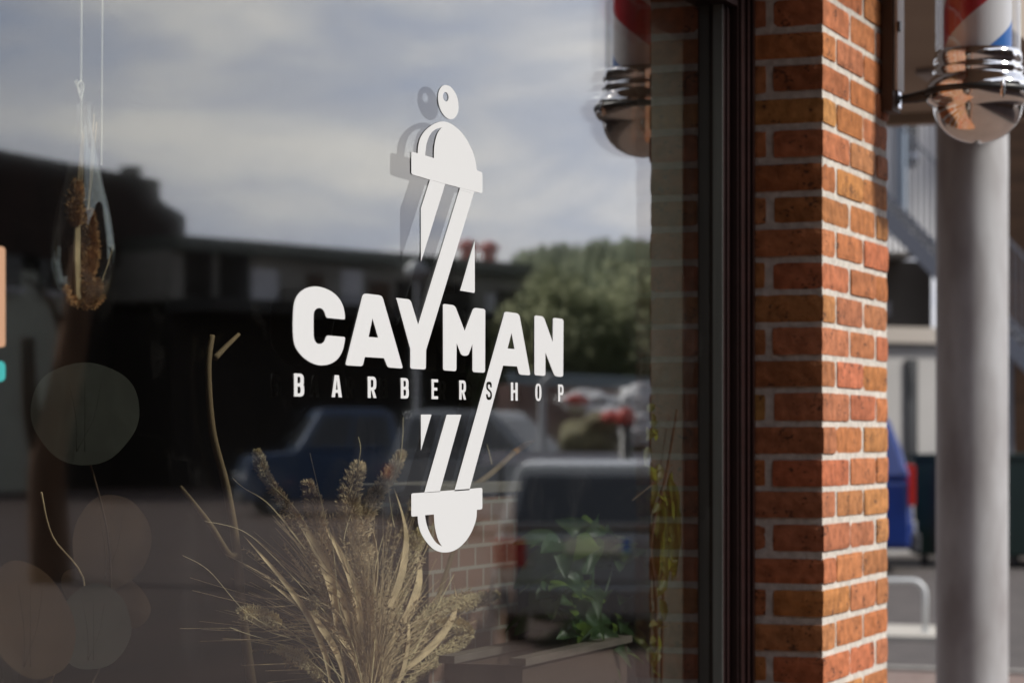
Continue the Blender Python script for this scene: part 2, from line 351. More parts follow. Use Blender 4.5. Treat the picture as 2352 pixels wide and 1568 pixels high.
def pane(name, y, m):
    b = MB(); x0, x1, z0, z1 = .2, XG-.0005, .79, 2.47; t = .004
    b.add([(x0,y,z0),(x1,y,z0),(x1,y,z1),(x0,y,z1)], [(0,1,2,3)], 0)
    b.add([(x0,y+t,z0),(x1,y+t,z0),(x1,y+t,z1),(x0,y+t,z1)], [(3,2,1,0)], 1)
    b.add([(x0,y,z0),(x1,y,z0),(x1,y,z1),(x0,y,z1),(x0,y+t,z0),(x1,y+t,z0),(x1,y+t,z1),(x0,y+t,z1)], [(0,4,5,1),(1,5,6,2),(2,6,7,3),(3,7,4,0)], 1)
    return b.build(name, [m, M_['clear']], win, world=True)
sp_ = MB(); sp_.box((4.42, .052, .792), (4.66, .058, 2.468)); sp_.box((4.415, .050, .792), (4.422, .060, 2.468)); setp(recentre(sp_.build('filler_panel', mat('grey_filler', (.062, .066, .058), .9, noise_scale=5, amount=.12, stretch=(1, 1, .1)))), 'narrow grey panel added inside at the right window edge to lighten the glass there', 'filler')  # sunlit panel added to lighten the brick reflection beside the frame
pane('glass_pane', 0.0, M_['pane']); pane('glass_pane', .0148, M_['pane2'])
# ------------------------------------------------------------------ vinyl lettering, traced outlines laid on the glass
def rounded(pts, r=0):
    """pts: (x, y) or (x, y, radius); corners rounded"""
    out = []; n = len(pts)
    for i, p in enumerate(pts):
        rr = p[2] if len(p) > 2 else r; P = Vector(p[:2])
        if rr <= 0: out.append(P); continue
        A = Vector(pts[i-1][:2]); B = Vector(pts[(i+1) % n][:2]); da = (A-P); db = (B-P)
        ra = min(rr, da.length*.48); rb = min(rr, db.length*.48); a = P+da.normalized()*ra; b = P+db.normalized()*rb
        for k in range(6):
            t = k/5; out.append(a*(1-t)**2+P*2*t*(1-t)+b*t*t)
    return out
def smooth_closed(pts, n=5):
    out = []; m = len(pts); P = [Vector(p[:2]) for p in pts]
    for i in range(m):
        p0, p1, p2, p3 = P[i-1], P[i], P[(i+1) % m], P[(i+2) % m]
        for k in range(n):
            t = k/n; out.append(.5*((2*p1)+(-p0+p2)*t+(2*p0-5*p1+4*p2-p3)*t*t+(-p0+3*p1-3*p2+p3)*t**3))
    return out
def smooth_open(pts, n=6):
    P = [Vector(p) for p in pts]; out = []
    for i in range(len(P)-1):
        p0 = P[max(i-1, 0)]; p1 = P[i]; p2 = P[i+1]; p3 = P[min(i+2, len(P)-1)]
        for k in range(n):
            t = k/n; out.append(.5*((2*p1)+(-p0+p2)*t+(2*p0-5*p1+4*p2-p3)*t*t+(-p0+3*p1-3*p2+p3)*t**3))
    out.append(P[-1]); return out
K = .91875
def cropA(o, s): return lambda p: ((o[0]+p[0]/s)*K, (o[1]+p[1]/s)*K)
cB = cropA((700, 700), 3.2219); cC = cropA((1000, 180), 2.612); cD = cropA((1000, 880), 2.9037); c1 = lambda p: (p[0], p[1])
def decal(name, loops, parent, m, Y=-.0009):
    cu = bpy.data.curves.new(name, 'CURVE'); cu.dimensions = '2D'; cu.fill_mode = 'BOTH'; cu.extrude = .0002
    for lp in loops:
        s = cu.splines.new('POLY'); s.points.add(len(lp)-1); s.use_cyclic_u = True
        for i, p in enumerate(lp):
            q = onY(p[0], p[1], Y); s.points[i].co = (q.x, q.z, 0, 1)
    tmp = bpy.data.objects.new(name, cu); COL.objects.link(tmp); bpy.context.view_layer.update()
    me = bpy.data.meshes.new_from_object(tmp.evaluated_get(bpy.context.evaluated_depsgraph_get())); bpy.data.objects.remove(tmp)
    for v in me.vertices: v.co = Vector((v.co.x, Y+v.co.z, v.co.y))
    me.materials.clear(); me.materials.append(m); me.name = name
    o = bpy.data.objects.new(name, me); COL.objects.link(o)
    if parent is not None: o.parent = parent; me.transform(Matrix.Translation(-Vector(parent.location)))
    return o
logo = empty('window_lettering', (3.3, 0, 1.5), 'white vinyl barbershop logo with slanted barber pole emblem stuck on the shop window', 'lettering')
V = M_['vinyl']
def T(f, pts): return [f(p) for p in pts]
Co = smooth_open([(523,300),(518,255),(508,212),(488,168),(458,128),(420,96),(375,72),(330,57),(285,51),(240,56),(198,71),(160,98),(130,138),(112,190),(105,250),(102,320),(102,400),(106,470),(116,520),(135,560),(165,600),(200,633),(245,662),(290,680),(335,686),(385,680),(430,661),(465,632),(493,590),(510,545),(519,500),(523,478)], 4)
Co += rounded([(523,478),(523,458,14),(378,445,16),(366,468)])[1:-1]
Co += smooth_open([(366,466),(360,485),(350,500),(335,511),(318,514),(298,509),(282,492),(273,465),(270,430),(270,290),(275,255),(288,235),(305,226),(325,226),(345,238),(358,262),(367,290)], 4)
Co += rounded([(367,290),(376,304,14),(521,318,14),(523,300)])[1:-1]
decal('letter_c', [T(cB, Co)], logo, V)
R9 = 20
decal('letter_a', [T(cB, rounded([(668,106,30),(822,124,30),(990,712,R9),(866,703,R9),(837,628),(683,619),(664,694,R9),(524,685,R9)])), T(cB, [(744,308),(713,457),(789,463)])], logo, V)
# Y runs into the long stripe of the emblem
y_pts = rounded([(926,141,R9),(1050,156,26),(1112,360)])+[Vector(p) for p in []]
def C2B(p):                                            # emblem crop coordinates -> letter crop coordinates
    fx, fy = 1000+p[0]/2.612, 180+p[1]/2.612; return Vector(((fx-700)*3.2219, (fy-700)*3.2219))
def D2B(p):
    fx, fy = 1000+p[0]/2.9037, 880+p[1]/2.9037; return Vector(((fx-700)*3.2219, (fy-700)*3.2219))
y_pts += [C2B((388, 770)), C2B((480, 796)), Vector((1176, 563))]+rounded([(1176,563),(1174,720,R9),(1048,713,R9),(1048,553)])[1:-1]+[Vector((1048, 553))]
decal('letter_y', [T(cB, y_pts)], logo, V)
decal('letter_m', [T(cB, rounded([(1311,190,R9),(1408,203,26),(1487,410),(1558,221,26),(1653,233,R9),(1651,746,R9),(1549,740,R9),(1549,517),(1514,611,24),(1460,607,24),(1422,508),(1420,734,R9),(1312,726,R9)]))], logo, V)
Sg = [(.95,.26),(.93,.12),(.80,.03),(.5,0),(.22,.03),(.06,.12),(.02,.27),(.08,.40),(.30,.49),(.52,.55),(.66,.61),(.70,.71),(.66,.81),(.5,.845),(.34,.81),(.30,.72),(.30,.68),(.02,.68),(.02,.76),(.08,.90),(.24,.975),(.5,1),(.78,.975),(.94,.88),(.98,.72),(.93,.58),(.74,.48),(.5,.41),(.36,.36),(.32,.26),(.37,.18),(.5,.155),(.63,.18),(.67,.27),(.67,.30),(.95,.32)]
def lsmall(x, u, v):
    t = 752+.0417*(x-150); b = 937+.0189*(x-150); return (x, t+(b-t)*v)
def small(name, x0, x1, loops, par, m=V):
    return decal(name, [T(cB, [lsmall(x0+(x1-x0)*p[0], 0, p[1]) for p in lp]) for lp in loops], par, m)
a2 = rounded([(1802,252,30),(1926,269,30),(2017,767,R9),(1924,760,R9),(1909,695),(1796,688)])
a2 += [D2B((503, 1000)), D2B((393, 1008))]
s_hole = [lsmall(1658+50*p[0], 0, p[1]) for p in Sg]
decal('letter_a', [T(cB, a2), T(cB, [(1864,425),(1832,550),(1888,555)]), T(cB, s_hole)], logo, V)
decal('letter_n', [T(cB, rounded([(2048,283,R9),(2122,292,24),(2197,502),(2197,302,R9),(2283,314,R9),(2280,779,R9),(2212,775,24),(2137,583),(2137,771,R9),(2048,766,R9)]))], logo, V)
r_ = lambda pts, r=.0: [tuple(p) for p in rounded(pts, r)]
Bo = r_([(0,0),(.98,0,.42),(.98,.47,.18),(.90,.49,.05),(1.02,.53,.2),(1.02,1,.42),(0,1)]); Bh1 = r_([(.35,.14),(.64,.14,.1),(.64,.42,.1),(.35,.42)]); Bh2 = r_([(.35,.57),(.66,.57,.1),(.66,.86,.1),(.35,.86)])
Ao = [(.30,0),(.70,0),(1,1),(.68,1),(.62,.80),(.38,.80),(.32,1),(0,1)]; Ah = [(.5,.22),(.41,.66),(.59,.66)]
Ro = r_([(0,0),(.98,0,.40),(.98,.56,.24),(.72,.62),(1,1),(.66,1),(.42,.64),(.35,.64),(.35,1),(0,1)]); Rh = r_([(.35,.15),(.64,.15,.1),(.64,.50,.1),(.35,.50)])
Eo = [(0,0),(1,0),(1,.15),(.36,.15),(.36,.42),(.88,.42),(.88,.57),(.36,.57),(.36,.85),(1,.85),(1,1),(0,1)]
Ho = [(0,0),(.34,0),(.34,.41),(.66,.41),(.66,0),(1,0),(1,1),(.66,1),(.66,.57),(.34,.57),(.34,1),(0,1)]
Oo = r_([(0,0,.5),(1,0,.5),(1,1,.5),(0,1,.5)]); Oh = r_([(.34,.13,.16),(.66,.13,.16),(.66,.87,.16),(.34,.87,.16)])
Po = r_([(0,0),(1,0,.42),(1,.62,.3),(.36,.62),(.36,1),(0,1)]); Ph = r_([(.36,.14),(.66,.14,.1),(.66,.48,.1),(.36,.48)])
for nm, x0, x1, lps in (('b', 112, 192, [Bo, Bh1, Bh2]), ('a', 415, 498, [Ao, Ah]), ('r', 706, 776, [Ro, Rh]), ('b', 972, 1036, [Bo, Bh1, Bh2]), ('e', 1220, 1272, [Eo]), ('r', 1443, 1498, [Ro, Rh]),
                        ('h', 1859, 1914, [Ho]), ('o', 2055, 2105, [Oo, Oh]), ('p', 2240, 2283, [Po, Ph])):
    small('small_letter_'+nm, x0, x1, lps, logo)
def ell(c, a, b, ang, n=28):
    ca, sa = math.cos(rad(ang)), math.sin(rad(ang))
    return [(c[0]+a*math.cos(t)*ca-b*math.sin(t)*sa, c[1]+a*math.cos(t)*sa+b*math.sin(t)*ca) for t in [2*math.pi*k/n for k in range(n)]]
decal('emblem_ball', [T(cC, ell((315, 198), 114, 64, 77)), T(cC, ell((298, 163), 31, 18, 82))], logo, V)
top = rounded([(115,531),(73,520,14),(73,670,14),(195,704)])[1:]
top = [Vector((73, 534))]  # rebuilt below in order
dome = smooth_open([(115,531),(118,485),(133,430),(165,383),(205,350),(240,332),(275,324),(312,330),(350,350),(398,392),(438,447),(470,510),(488,565),(498,615),(501,644)], 4)
band = rounded([(501,644),(538,656,14),(538,794,14),(485,781),(391,756),(295,731),(195,704),(73,668,14),(73,520,14),(115,531)])[1:-1]
hole = smooth_open([(272,364),(238,372),(210,392),(188,425),(172,475),(163,545)], 4)+smooth_open([(221,563),(222,500),(232,440),(248,396),(272,364)], 4)[:-1]
decal('emblem_dome', [T(cC, dome+band), T(cC, hole)], logo, V)
decal('emblem_stripe', [T(cC, [(195.5,705),(294.5,732),(136,1240),(136,890)])], logo, V)
decal('emblem_stripe', [T(cC, [(391.5,757),(484.5,782),(480.5,795),(387.5,769)])], logo, V)
decal('emblem_stripe', [T(cC, [(487,1105),(488,1430),(484,1442),(391,1427)])], logo, V)
decal('emblem_stripe', [T(cD, [(151,452),(228,452),(151,715)])], logo, V)
decal('emblem_stripe', [T(cD, [(339,453),(444,453),(288,1012),(175,1020)])], logo, V)
bot = rounded([(175,1017),(288,1008),(397,999),(503,991),(597,982,14),(597,1139,14),(557,1143)])[:-1]
bot += [Vector(v) for v in smooth_open([(557,1143),(555,1190),(545,1235),(520,1300),(480,1365),(430,1415),(378,1444),(325,1452),(275,1444),(230,1418),(185,1368),(150,1308),(132,1245),(127,1189)], 4)]
bot += rounded([(127,1189),(81,1193,14),(81,1024,14),(175,1017)])[1:-1]
hb = smooth_open([(181,1182),(188,1230),(205,1285),(232,1340),(264,1383),(304,1408)], 4)+smooth_open([(304,1408),(278,1365),(260,1305),(249,1240),(245,1176)], 4)[1:]
decal('emblem_foot', [T(cD, bot), T(cD, hb)], logo, V)
st = decal('window_sticker', [[Vector(p) for p in rounded([(-190,550,9),(12,567,9),(12,797,9),(-190,800,9)])]], None, M_['tan']); setp(st, 'tan rectangular sticker at the left edge of the window pane', 'sticker')
st = decal('window_sticker', [[Vector(p) for p in rounded([(-190,826,14),(12,829,14),(12,876,14),(-190,880,14)])]], None, M_['teal']); setp(st, 'narrow teal sticker below the tan one on the window pane', 'sticker')
# ------------------------------------------------------------------ barber pole and its rail
PX, PY = 5.32, -.364
bp = empty('barber_pole', (PX, PY, 2.268), 'wall mounted barber pole with red, white and blue stripes and chrome globe below', 'barber pole')
def stripe_mat():
    m = mat('barber_stripes', (.8, .8, .8), .3); t = m.node_tree; b = t.nodes['Principled BSDF']; n = t.nodes.new; l = t.links.new
    c = n('ShaderNodeTexCoord'); s = n('ShaderNodeSeparateXYZ'); l(c.outputs['Object'], s.inputs[0])
    def Mt(op, a, b_=None):
        q = n('ShaderNodeMath'); q.operation = op
        for i, v in enumerate((a, b_)):
            if v is None: continue
            if isinstance(v, (int, float)): q.inputs[i].default_value = v
            else: l(v, q.inputs[i])
        return q.outputs[0]
    ang = Mt('ARCTAN2', s.outputs[1], s.outputs[0])
    # z - pitch*(ang-ang0)/2pi ; at ang0 = 90 deg + 11 deg (left tangent) red spans 2.451..2.537
    zz = Mt('SUBTRACT', Mt('ADD', s.outputs[2], 2.268-2.451), Mt('MULTIPLY', Mt('SUBTRACT', ang, rad(101)), .345/(2*math.pi)))
    u = Mt('FRACT', Mt('ADD', Mt('DIVIDE', zz, .345), 20.0))
    r = n('ShaderNodeValToRGB'); r.color_ramp.interpolation = 'CONSTANT'; e = r.color_ramp.elements
    e[0].position = 0; e[0].color = (.50, .035, .05, 1); e[1].position = .25; e[1].color = (.74, .74, .77, 1)
    a = e.new(.5); a.color = (.04, .17, .52, 1); a = e.new(.72); a.color = (.74, .74, .77, 1)
    l(u, r.inputs[0]); l(r.outputs[0], b.inputs['Base Color']); return m
MB().lathe([(.070, .18), (.070, .4), (.070, .62)], 48).build('striped_cylinder', stripe_mat(), bp, smooth=True)
MB().lathe([(.0877, .186), (.0877, .615)], 48).build('glass_tube', thin_glass('tube_glass', (.93, .94, .95), f0=.06), bp, smooth=True)
MB().lathe([(.02, .2), (.088, .19), (.0905, .182), (.091, .166), (.086, .162), (.0925, .156), (.0935, .146), (.089, .142), (.097, .134), (.106, .123), (.1085, .116), (.1085, .111)], 64).build('chrome_collar', M_['chrome'], bp, smooth=True)
MB().lathe([(.06, .112), (.1095, .112), (.1115, .106), (.110, .099), (.06, .098)], 64).build('black_ring', M_['black'], bp, smooth=True)
gp = [(.1075, .099), (.1065, .088), (.100, .074), (.0915, .070)]+[(.0915*math.cos(t), .062-.062*1.02*math.sin(t)) for t in [rad(a) for a in range(4, 91, 5)]]
gp = [(.1075, .099), (.1065, .090), (.101, .083)]+[(.092*math.cos(rad(a)), .078-.078*math.sin(rad(a))) for a in range(0, 91, 6)]
MB().lathe(gp, 64).build('globe', mat('globe_chrome', (.80, .765, .72), .07, metal=1, noise_scale=30, amount=.12), bp, smooth=True)
MB().lathe([(.02, .61), (.088, .612), (.1085, .66), (.1085, .665)]+[(.09*math.cos(rad(a)), .675+.06*math.sin(rad(a))) for a in range(0, 91, 10)], 48).build('top_cap', M_['chrome'], bp, smooth=True)
MB().tube([(-.02, .155, .096), (-.02, .125, .099), (-.02, .09, .105)], [.009, .012, .014], 8).build('bracket_arm', M_['black'], bp)
MB().lathe([(.002, .118), (.005, .114), (.005, .10), (.003, .085)], 12, o=(-.085, -.068, -.002)).build('collar_screw', M_['chrome'], bp, smooth=True)
MB().box((-.045, .157, .075), (-.015, .165, .125)).build('bracket_plate', M_['chrome'], bp, bevel=.002)
rb = empty('mounting_rail', (5.285, -.19, 2.335), 'brown wooden mounting board with pale metal strip on the brick pillar', 'mounting board')
MB().box((-.04, -.012, 0), (.032, .0125, .9)).build('board', M_['brownboard'], rb, bevel=.002)
MB().box((-.028, -.0195, .045), (.032, -.0125, .9)).build('metal_strip', M_['palestrip'], rb)
h_ = MB(); h_.box((-.034, -.026, .165), (-.02, -.02, .185)); h_.build('clip', M_['black'], rb)
# ------------------------------------------------------------------ things behind the glass
def W(x, y, Y): return onY(x, y, Y)
def fuzz(mb, pts, width, n, ln, mi=0, up=.6, seed=0):
    """short spikelets round a stem: a plume or an ear of grass"""
    rnd = random.Random(seed); P = smooth_open(pts, 8)
    for k in range(n):
        t = rnd.random(); i = min(int(t*(len(P)-1)), len(P)-2); fr_ = t*(len(P)-1)-i; c = P[i].lerp(P[i+1], fr_); d = (P[i+1]-P[i]).normalized()
        env = math.sin(math.pi*min(1, max(0, t*.93+.05)))**.55
        s = d.orthogonal().normalized(); s.rotate(Matrix.Rotation(rnd.uniform(0, 6.283), 3, d))
        base = c+s*width*env*rnd.random()**.5*.85
        dr = (d*up+s*rnd.uniform(.35, 1)+Vector((rnd.uniform(-.3, .3), rnd.uniform(-.3, .3), rnd.uniform(-.3, .3)))).normalized()
        l_ = ln*rnd.uniform(.5, 1.2); q = dr.orthogonal().normalized()*l_*.17; q.rotate(Matrix.Rotation(rnd.uniform(0, 6.283), 3, dr)); q2 = q.cross(dr)
        mb.add([base-q, base+q, base+dr*l_*.55+q2, base+dr*l_, base+dr*l_*.5-q2], [(0, 1, 2), (0, 2, 3), (0, 3, 4), (1, 3, 2), (1, 4, 3)], mi)
def leaf(mb, base, tip, width, nrm, droop=0, mi=0, n=12, rnd=1.0, fold=.15, curl=.12):
    base = Vector(base); tip = Vector(tip); d = tip-base; l_ = d.length; d.normalize(); s = d.cross(Vector(nrm)).normalized(); up = s.cross(d).normalized(); vs = []; fs = []; C5 = (-1, -.55, 0, .55, 1)
    for i in range(n+1):
        t = i/n; wv = width*.5*(math.sin(math.pi*min(1, t**.8))**rnd) if 0 < i < n else width*.008
        c = base+d*l_*t+Vector((0, 0, -droop*t*t))+up*(l_*curl*math.sin(math.pi*t)+math.sin(t*11)*width*.02)
        for q in C5: vs.append(c+s*wv*q+up*(wv*fold*q*q*1.2+width*.015*math.sin(t*17+q*3)))
    for i in range(n):
        for k in range(4): a = i*5+k; fs.append((a, a+5, a+6, a+1))
    mb.add(vs, fs, mi)
YB = .26
bq = empty('dried_bouquet', tuple(Vector((W(850, 1600, YB).x, YB, .785))), 'dried bouquet of straw coloured grasses and wheat ears behind the window lettering', 'dried flowers')
vz = Vector((0, 0, 0)); base_px = (860, 1680)
MB().lathe([(.0, 0), (.07, .003), (.085, .05), (.09, .2), (.06, .34), (.05, .40), (.055, .42), (.05, .42), (.045, .40)], 32).build('vase', mat('brown_glazed_vase', (.07, .04, .03), .35, noise_scale=8), bq, smooth=True)
rs = random.Random(3)
def px_path(pts, Y0, dY=0): return [W(x, y, Y0+dY*i/max(1, len(pts)-1)) for i, (x, y) in enumerate(pts)]
plumes = [  # stem path in sightings, number of last points that carry the plume, width, spikelets, length, depth swing, straw kind
 ([(870,1690),(850,1560),(828,1430),(812,1300),(830,1215),(868,1130),(905,1075),(922,1040)], 6, .0085, 900, .010, .02, 'straw'),
 ([(850,1690),(818,1520),(805,1360),(803,1240),(800,1160),(812,1100),(826,1070)], 5, .011, 900, .012, .10, 'straw'),
 ([(840,1690),(800,1560),(770,1430),(742,1330),(700,1230),(655,1160),(615,1100)], 4, .006, 520, .010, .05, 'straw'),
 ([(800,1690),(770,1400),(700,1200),(620,1110),(601,1075),(590,1035)], 2, .0055, 300, .007, .05, 'straw2'),
 ([(850,1690),(800,1500),(760,1350),(735,1230),(720,1160),(705,1110)], 3, .008, 500, .012, .12, 'straw'),
 ([(880,1690),(890,1500),(905,1400),(930,1310),(955,1240),(966,1228)], 4, .0085, 700, .010, .0, 'straw2'),
 ([(880,1690),(910,1560),(955,1450),(1010,1395),(1080,1380),(1140,1366)], 4, .0088, 1100, .010, -.04, 'straw2'),
 ([(890,1690),(930,1580),(990,1520),(1045,1480),(1072,1450),(1040,1430),(1000,1432)], 5, .0075, 900, .010, -.05, 'straw2'),
 ([(900,1690),(890,1620),(940,1530),(1000,1440),(1020,1430)], 2, .006, 250, .009, -.02, 'straw'),
 ([(850,1690),(760,1560),(700,1480),(640,1430),(600,1412),(552,1405)], 2, .007, 380, .008, .0, 'straw2'),
 ([(850,1690),(790,1620),(740,1560),(690,1510),(640,1490)], 2, .0055, 260, .008, -.02, 'straw2'),
 ([(845,1690),(830,1500),(800,1360),(775,1260),(765,1200)], 3, .007, 420, .012, .15, 'straw'),
 ([(860,1690),(850,1500),(835,1400),(822,1300),(850,1260)], 3, .010, 700, .010, -.01, 'straw'),
 ([(845,1690),(780,1560),(730,1450),(715,1385)], 1, .0045, 120, .006, -.02, 'straw2'),
]
for i, (pp, npl, wd, nn, ln, dY, kd) in enumerate(plumes):
    P = px_path(pp, YB, dY*.4); sm = smooth_open(P, 6)
    b = MB().tube(sm, [.0016-.0008*j/len(sm) for j in range(len(sm))], 6, cap=False)
    fuzz(b, P[-npl-1:], wd*1.75, int(nn*3.2), ln*.8, 0, seed=i)
    b.build('plume', M_[kd], bq, world=True, smooth=False)
hd = MB(); c = W(716, 1384, YB-.02)
for k in range(90):
    d = Vector((rs.gauss(0, 1), rs.gauss(0, 1), rs.gauss(0, 1))).normalized(); hd.tube([c, c+d*.0115], [.0028, .0016], 4)
hd.build('seed_head', M_['straw2'], bq, world=True)
awn = [([(840,1600),(810,1480),(780,1400),(765,1260),(740,1160),(712,1040)], .0013), ([(822,1070),(828,1030),(823,1003)], .0012), ([(900,1110),(918,1060),(925,1000),(926,958)], .001), ([(700,1260),(620,1160),(560,1120),(535,1098)], .0012),
       ([(760,1420),(640,1290),(560,1220),(470,1196)], .0009), ([(850,1600),(862,1450),(860,1320),(880,1230)], .0012), ([(870,1640),(880,1540),(868,1480)], .0011), ([(950,1500),(1000,1400),(1043,1318)], .0011), ([(790,1560),(700,1480),(620,1450),(565,1420)], .001),
       ([(800,1600),(690,1500),(560,1452),(528,1440)], .0008), ([(640,1450),(560,1400),(480,1310),(420,1275)], .0007), ([(906,1210),(900,1180),(889,1100)], .0011), ([(1130,1066),(1124,1040),(1118,1020)], .001), ([(822,1390),(800,1300),(790,1240),(806,1180)], .001)]
for pp, r in awn:
    P = smooth_open(px_path(pp, YB-.03, .02), 8); MB().tube(P, [r*(1-.6*j/len(P)) for j in range(len(P))], 5).build('awn', M_['straw2'], bq, world=True)
fb = MB()
for k in range(760):
    a = rs.gauss(0, .42); a = max(-1.05, min(.72, a)); ln = rs.uniform(.45, 1)*(560 if a < .3 else 440)
    x1 = 860+math.sin(a)*ln*1.0; y1 = 1690-math.cos(a)*ln*1.02; cx = 860+math.sin(a*.45)*ln*.5; cy = 1690-math.cos(a*.45)*ln*.55
    Y1 = YB+rs.uniform(-.05, .2); wob = rs.uniform(-10, 10)
    P = [W(860+rs.uniform(-45, 45), 1690, YB+rs.uniform(-.02, .02)), W(cx+wob, cy, (YB+Y1)/2), W((cx+x1)/2+wob, (cy+y1)/2+8, Y1), W(x1, y1+rs.uniform(0, 25), Y1)]
    S = smooth_open(P, 4); r = rs.uniform(.0006, .0014); fb.tube(S, [r*(1-.75*j/len(S)) for j in range(len(S))], 3, cap=False)
    if rs.random() < .12: fuzz(fb, P[-2:], .0025, 40, .008, seed=k)
setp(fb.build('fine_stems', mat('brown_stems', (.50, .36, .215), .9, noise_scale=30), bq, world=True), kind='stuff')
for k, (x0, y0, x1, y1, wd) in enumerate(((770,1450,655,1150,26), (820,1500,735,1190,24), (850,1560,800,1260,30), (880,1500,950,1240,26), (790,1600,610,1330,22), (860,1450,905,1120,28), (900,1560,1040,1330,22), (830,1650,690,1380,26), (870,1650,900,1300,30), (840,1420,812,1130,22), (760,1600,560,1230,16), (800,1480,700,1240,20))):
    b = MB(); leaf(b, W(x0, y0, YB), W(x1, y1, YB+.03), wd*.00075, (-.5+.1*k % 1, -1, .2), 0, n=10, rnd=.8, fold=.5); b.build('dry_leaf', M_['straw'], bq, world=True, smooth=True)
# glass drop hanging on strings
YD = .12; c0 = W(192, 700, YD); sc_ = (W(265, 600, YD).z-W(265, 601, YD).z)
gd = empty('glass_drop_vase', tuple(c0), 'clear glass teardrop vase with dried flowers hanging on strings in the window', 'hanging vase')
def zof(y): return (703-y)*sc_
prof = [(r*sc_, zof(y)) for r, y in [(0.5, 704), (18, 703), (36, 694), (52, 676), (64, 650), (72, 618), (74, 590), (73, 560), (68, 520), (60, 480), (50, 440), (40, 400), (30, 360), (22, 320), (17, 290), (16, 255), (18, 251)]]
MB().lathe([(p[0], p[1]) for p in smooth_open([Vector((a, b)) for a, b in prof], 4)], 64).build('glass_body', M_['drop'], gd, smooth=True)
MB().lathe([(max(.0002, p[0]-.0022), p[1]+(.003 if p[1] < .02 else 0)) for p in smooth_open([Vector((a, b)) for a, b in prof], 4)], 64).build('glass_inner_wall', M_['drop'], gd, smooth=True)
zt = .75
for (xa, nm) in ((188, 0), (236, 1)):
    a = MB().tube([W(xa-3 if nm else xa-1, 380, YD+.005), W(xa-2, 190, YD), W(xa-1, 20, YD), W(xa, -90, YD)], .0009 if nm == 0 else .0008, 6); a.build('hanging_string', M_['string'], gd, world=True)
kn = MB(); kp = [W(x, y, YD-.002) for x, y in ((186,230),(181,215),(178,198),(186,186),(192,196),(190,215),(187,232))]; kn.tube(smooth_open(kp, 5), .0007, 5)
kn.tube([W(184,215,YD-.002), W(172,186,YD-.003)], .0007, 5); kn.tube([W(184,213,YD-.002), W(176,184,YD-.004)], .0006, 5); kn.build('knot', M_['string'], gd, world=True)
tu = MB(); fuzz(tu, [W(205, 695, YD), W(196, 640, YD), W(203, 590, YD), W(204, 540, YD), W(202, 485, YD)], .0115, 5200, .006, 0, up=.3, seed=5)
fuzz(tu, [W(196, 696, YD), W(212, 668, YD), W(214, 640, YD)], .013, 2400, .005, 0, up=.1, seed=6); tu.build('dried_plume', M_['rust'], gd, world=True)
tu = MB(); 
for xx in (172, 176, 180): tu.tube([W(xx+3, 690, YD+.004), W(xx, 600, YD), W(xx+2, 490, YD)], [.0022, .0022, .0012], 6)
for a_ in ((178, 500, 190, 300), (186, 470, 192, 310), (201, 490, 216, 262), (203, 485, 222, 280), (170, 520, 186, 330), (236, 640, 262, 560), (215, 665, 238, 640)): tu.tube([W(a_[0], a_[1], YD), W((a_[0]+a_[2])/2+1, (a_[1]+a_[3])/2, YD), W(a_[2], a_[3], YD)], .0006, 5)
tu.build('dried_stalks', M_['straw'], gd, world=True)
tu = MB(); fuzz(tu, [W(172, 520, YD), W(172, 470, YD), W(178, 420, YD)], .010, 1200, .006, 0, seed=8); fuzz(tu, [W(150, 660, YD), W(170, 692, YD), W(210, 700, YD), W(235, 680, YD)], .004, 600, .005, 0, up=0, seed=9); tu.build('dried_flower', M_['rust'], gd, world=True)
# the stick
def stick(name, paths, m, label, cat, group=None):
    b0 = paths[0][0][0]; o = empty(name, tuple(b0), label, cat, group)
    for i, (pp, r) in enumerate(paths):
        S = smooth_open(pp, 6); MB().tube(S, [r[0]+(r[1]-r[0])*j/(len(S)-1) for j in range(len(S))], 9).build('stem' if i == 0 else 'twig', m, o, smooth=True, world=True)
    return o
YS = .42
stick('bare_branch', [(px_path([(600,1720),(556,1410),(545,1270),(520,1120),(488,990),(478,850),(487,770)], YS), (.0085, .0045)), (px_path([(545,1272),(525,1272),(480,1200),(415,1118)], YS), (.0065, .003)), (px_path([(494,822),(520,795),(548,768)], YS), (.005, .003))], M_['stick'],
      'bare brown forked branch standing left of the dried bouquet', 'branch')
o = stick('tipped_stick', [(px_path([(1085,1118),(1130,1085),(1180,1040)], .3), (.006, .005))], M_['stick'], 'slanting stick with an orange and yellow tip beside the lower emblem', 'stick')
MB().tube([W(1180,1040,.3), W(1205,1022,.3), W(1225,1012,.3)], [.0062, .0062, .002], 8).build('tip', mat('orange_tip', (.6, .28, .05), .6), o, world=True)
MB().tube([W(1085,1118,.3), W(900,1700,.3)], .006, 8).build('lower_stem', M_['stick'], o, world=True)
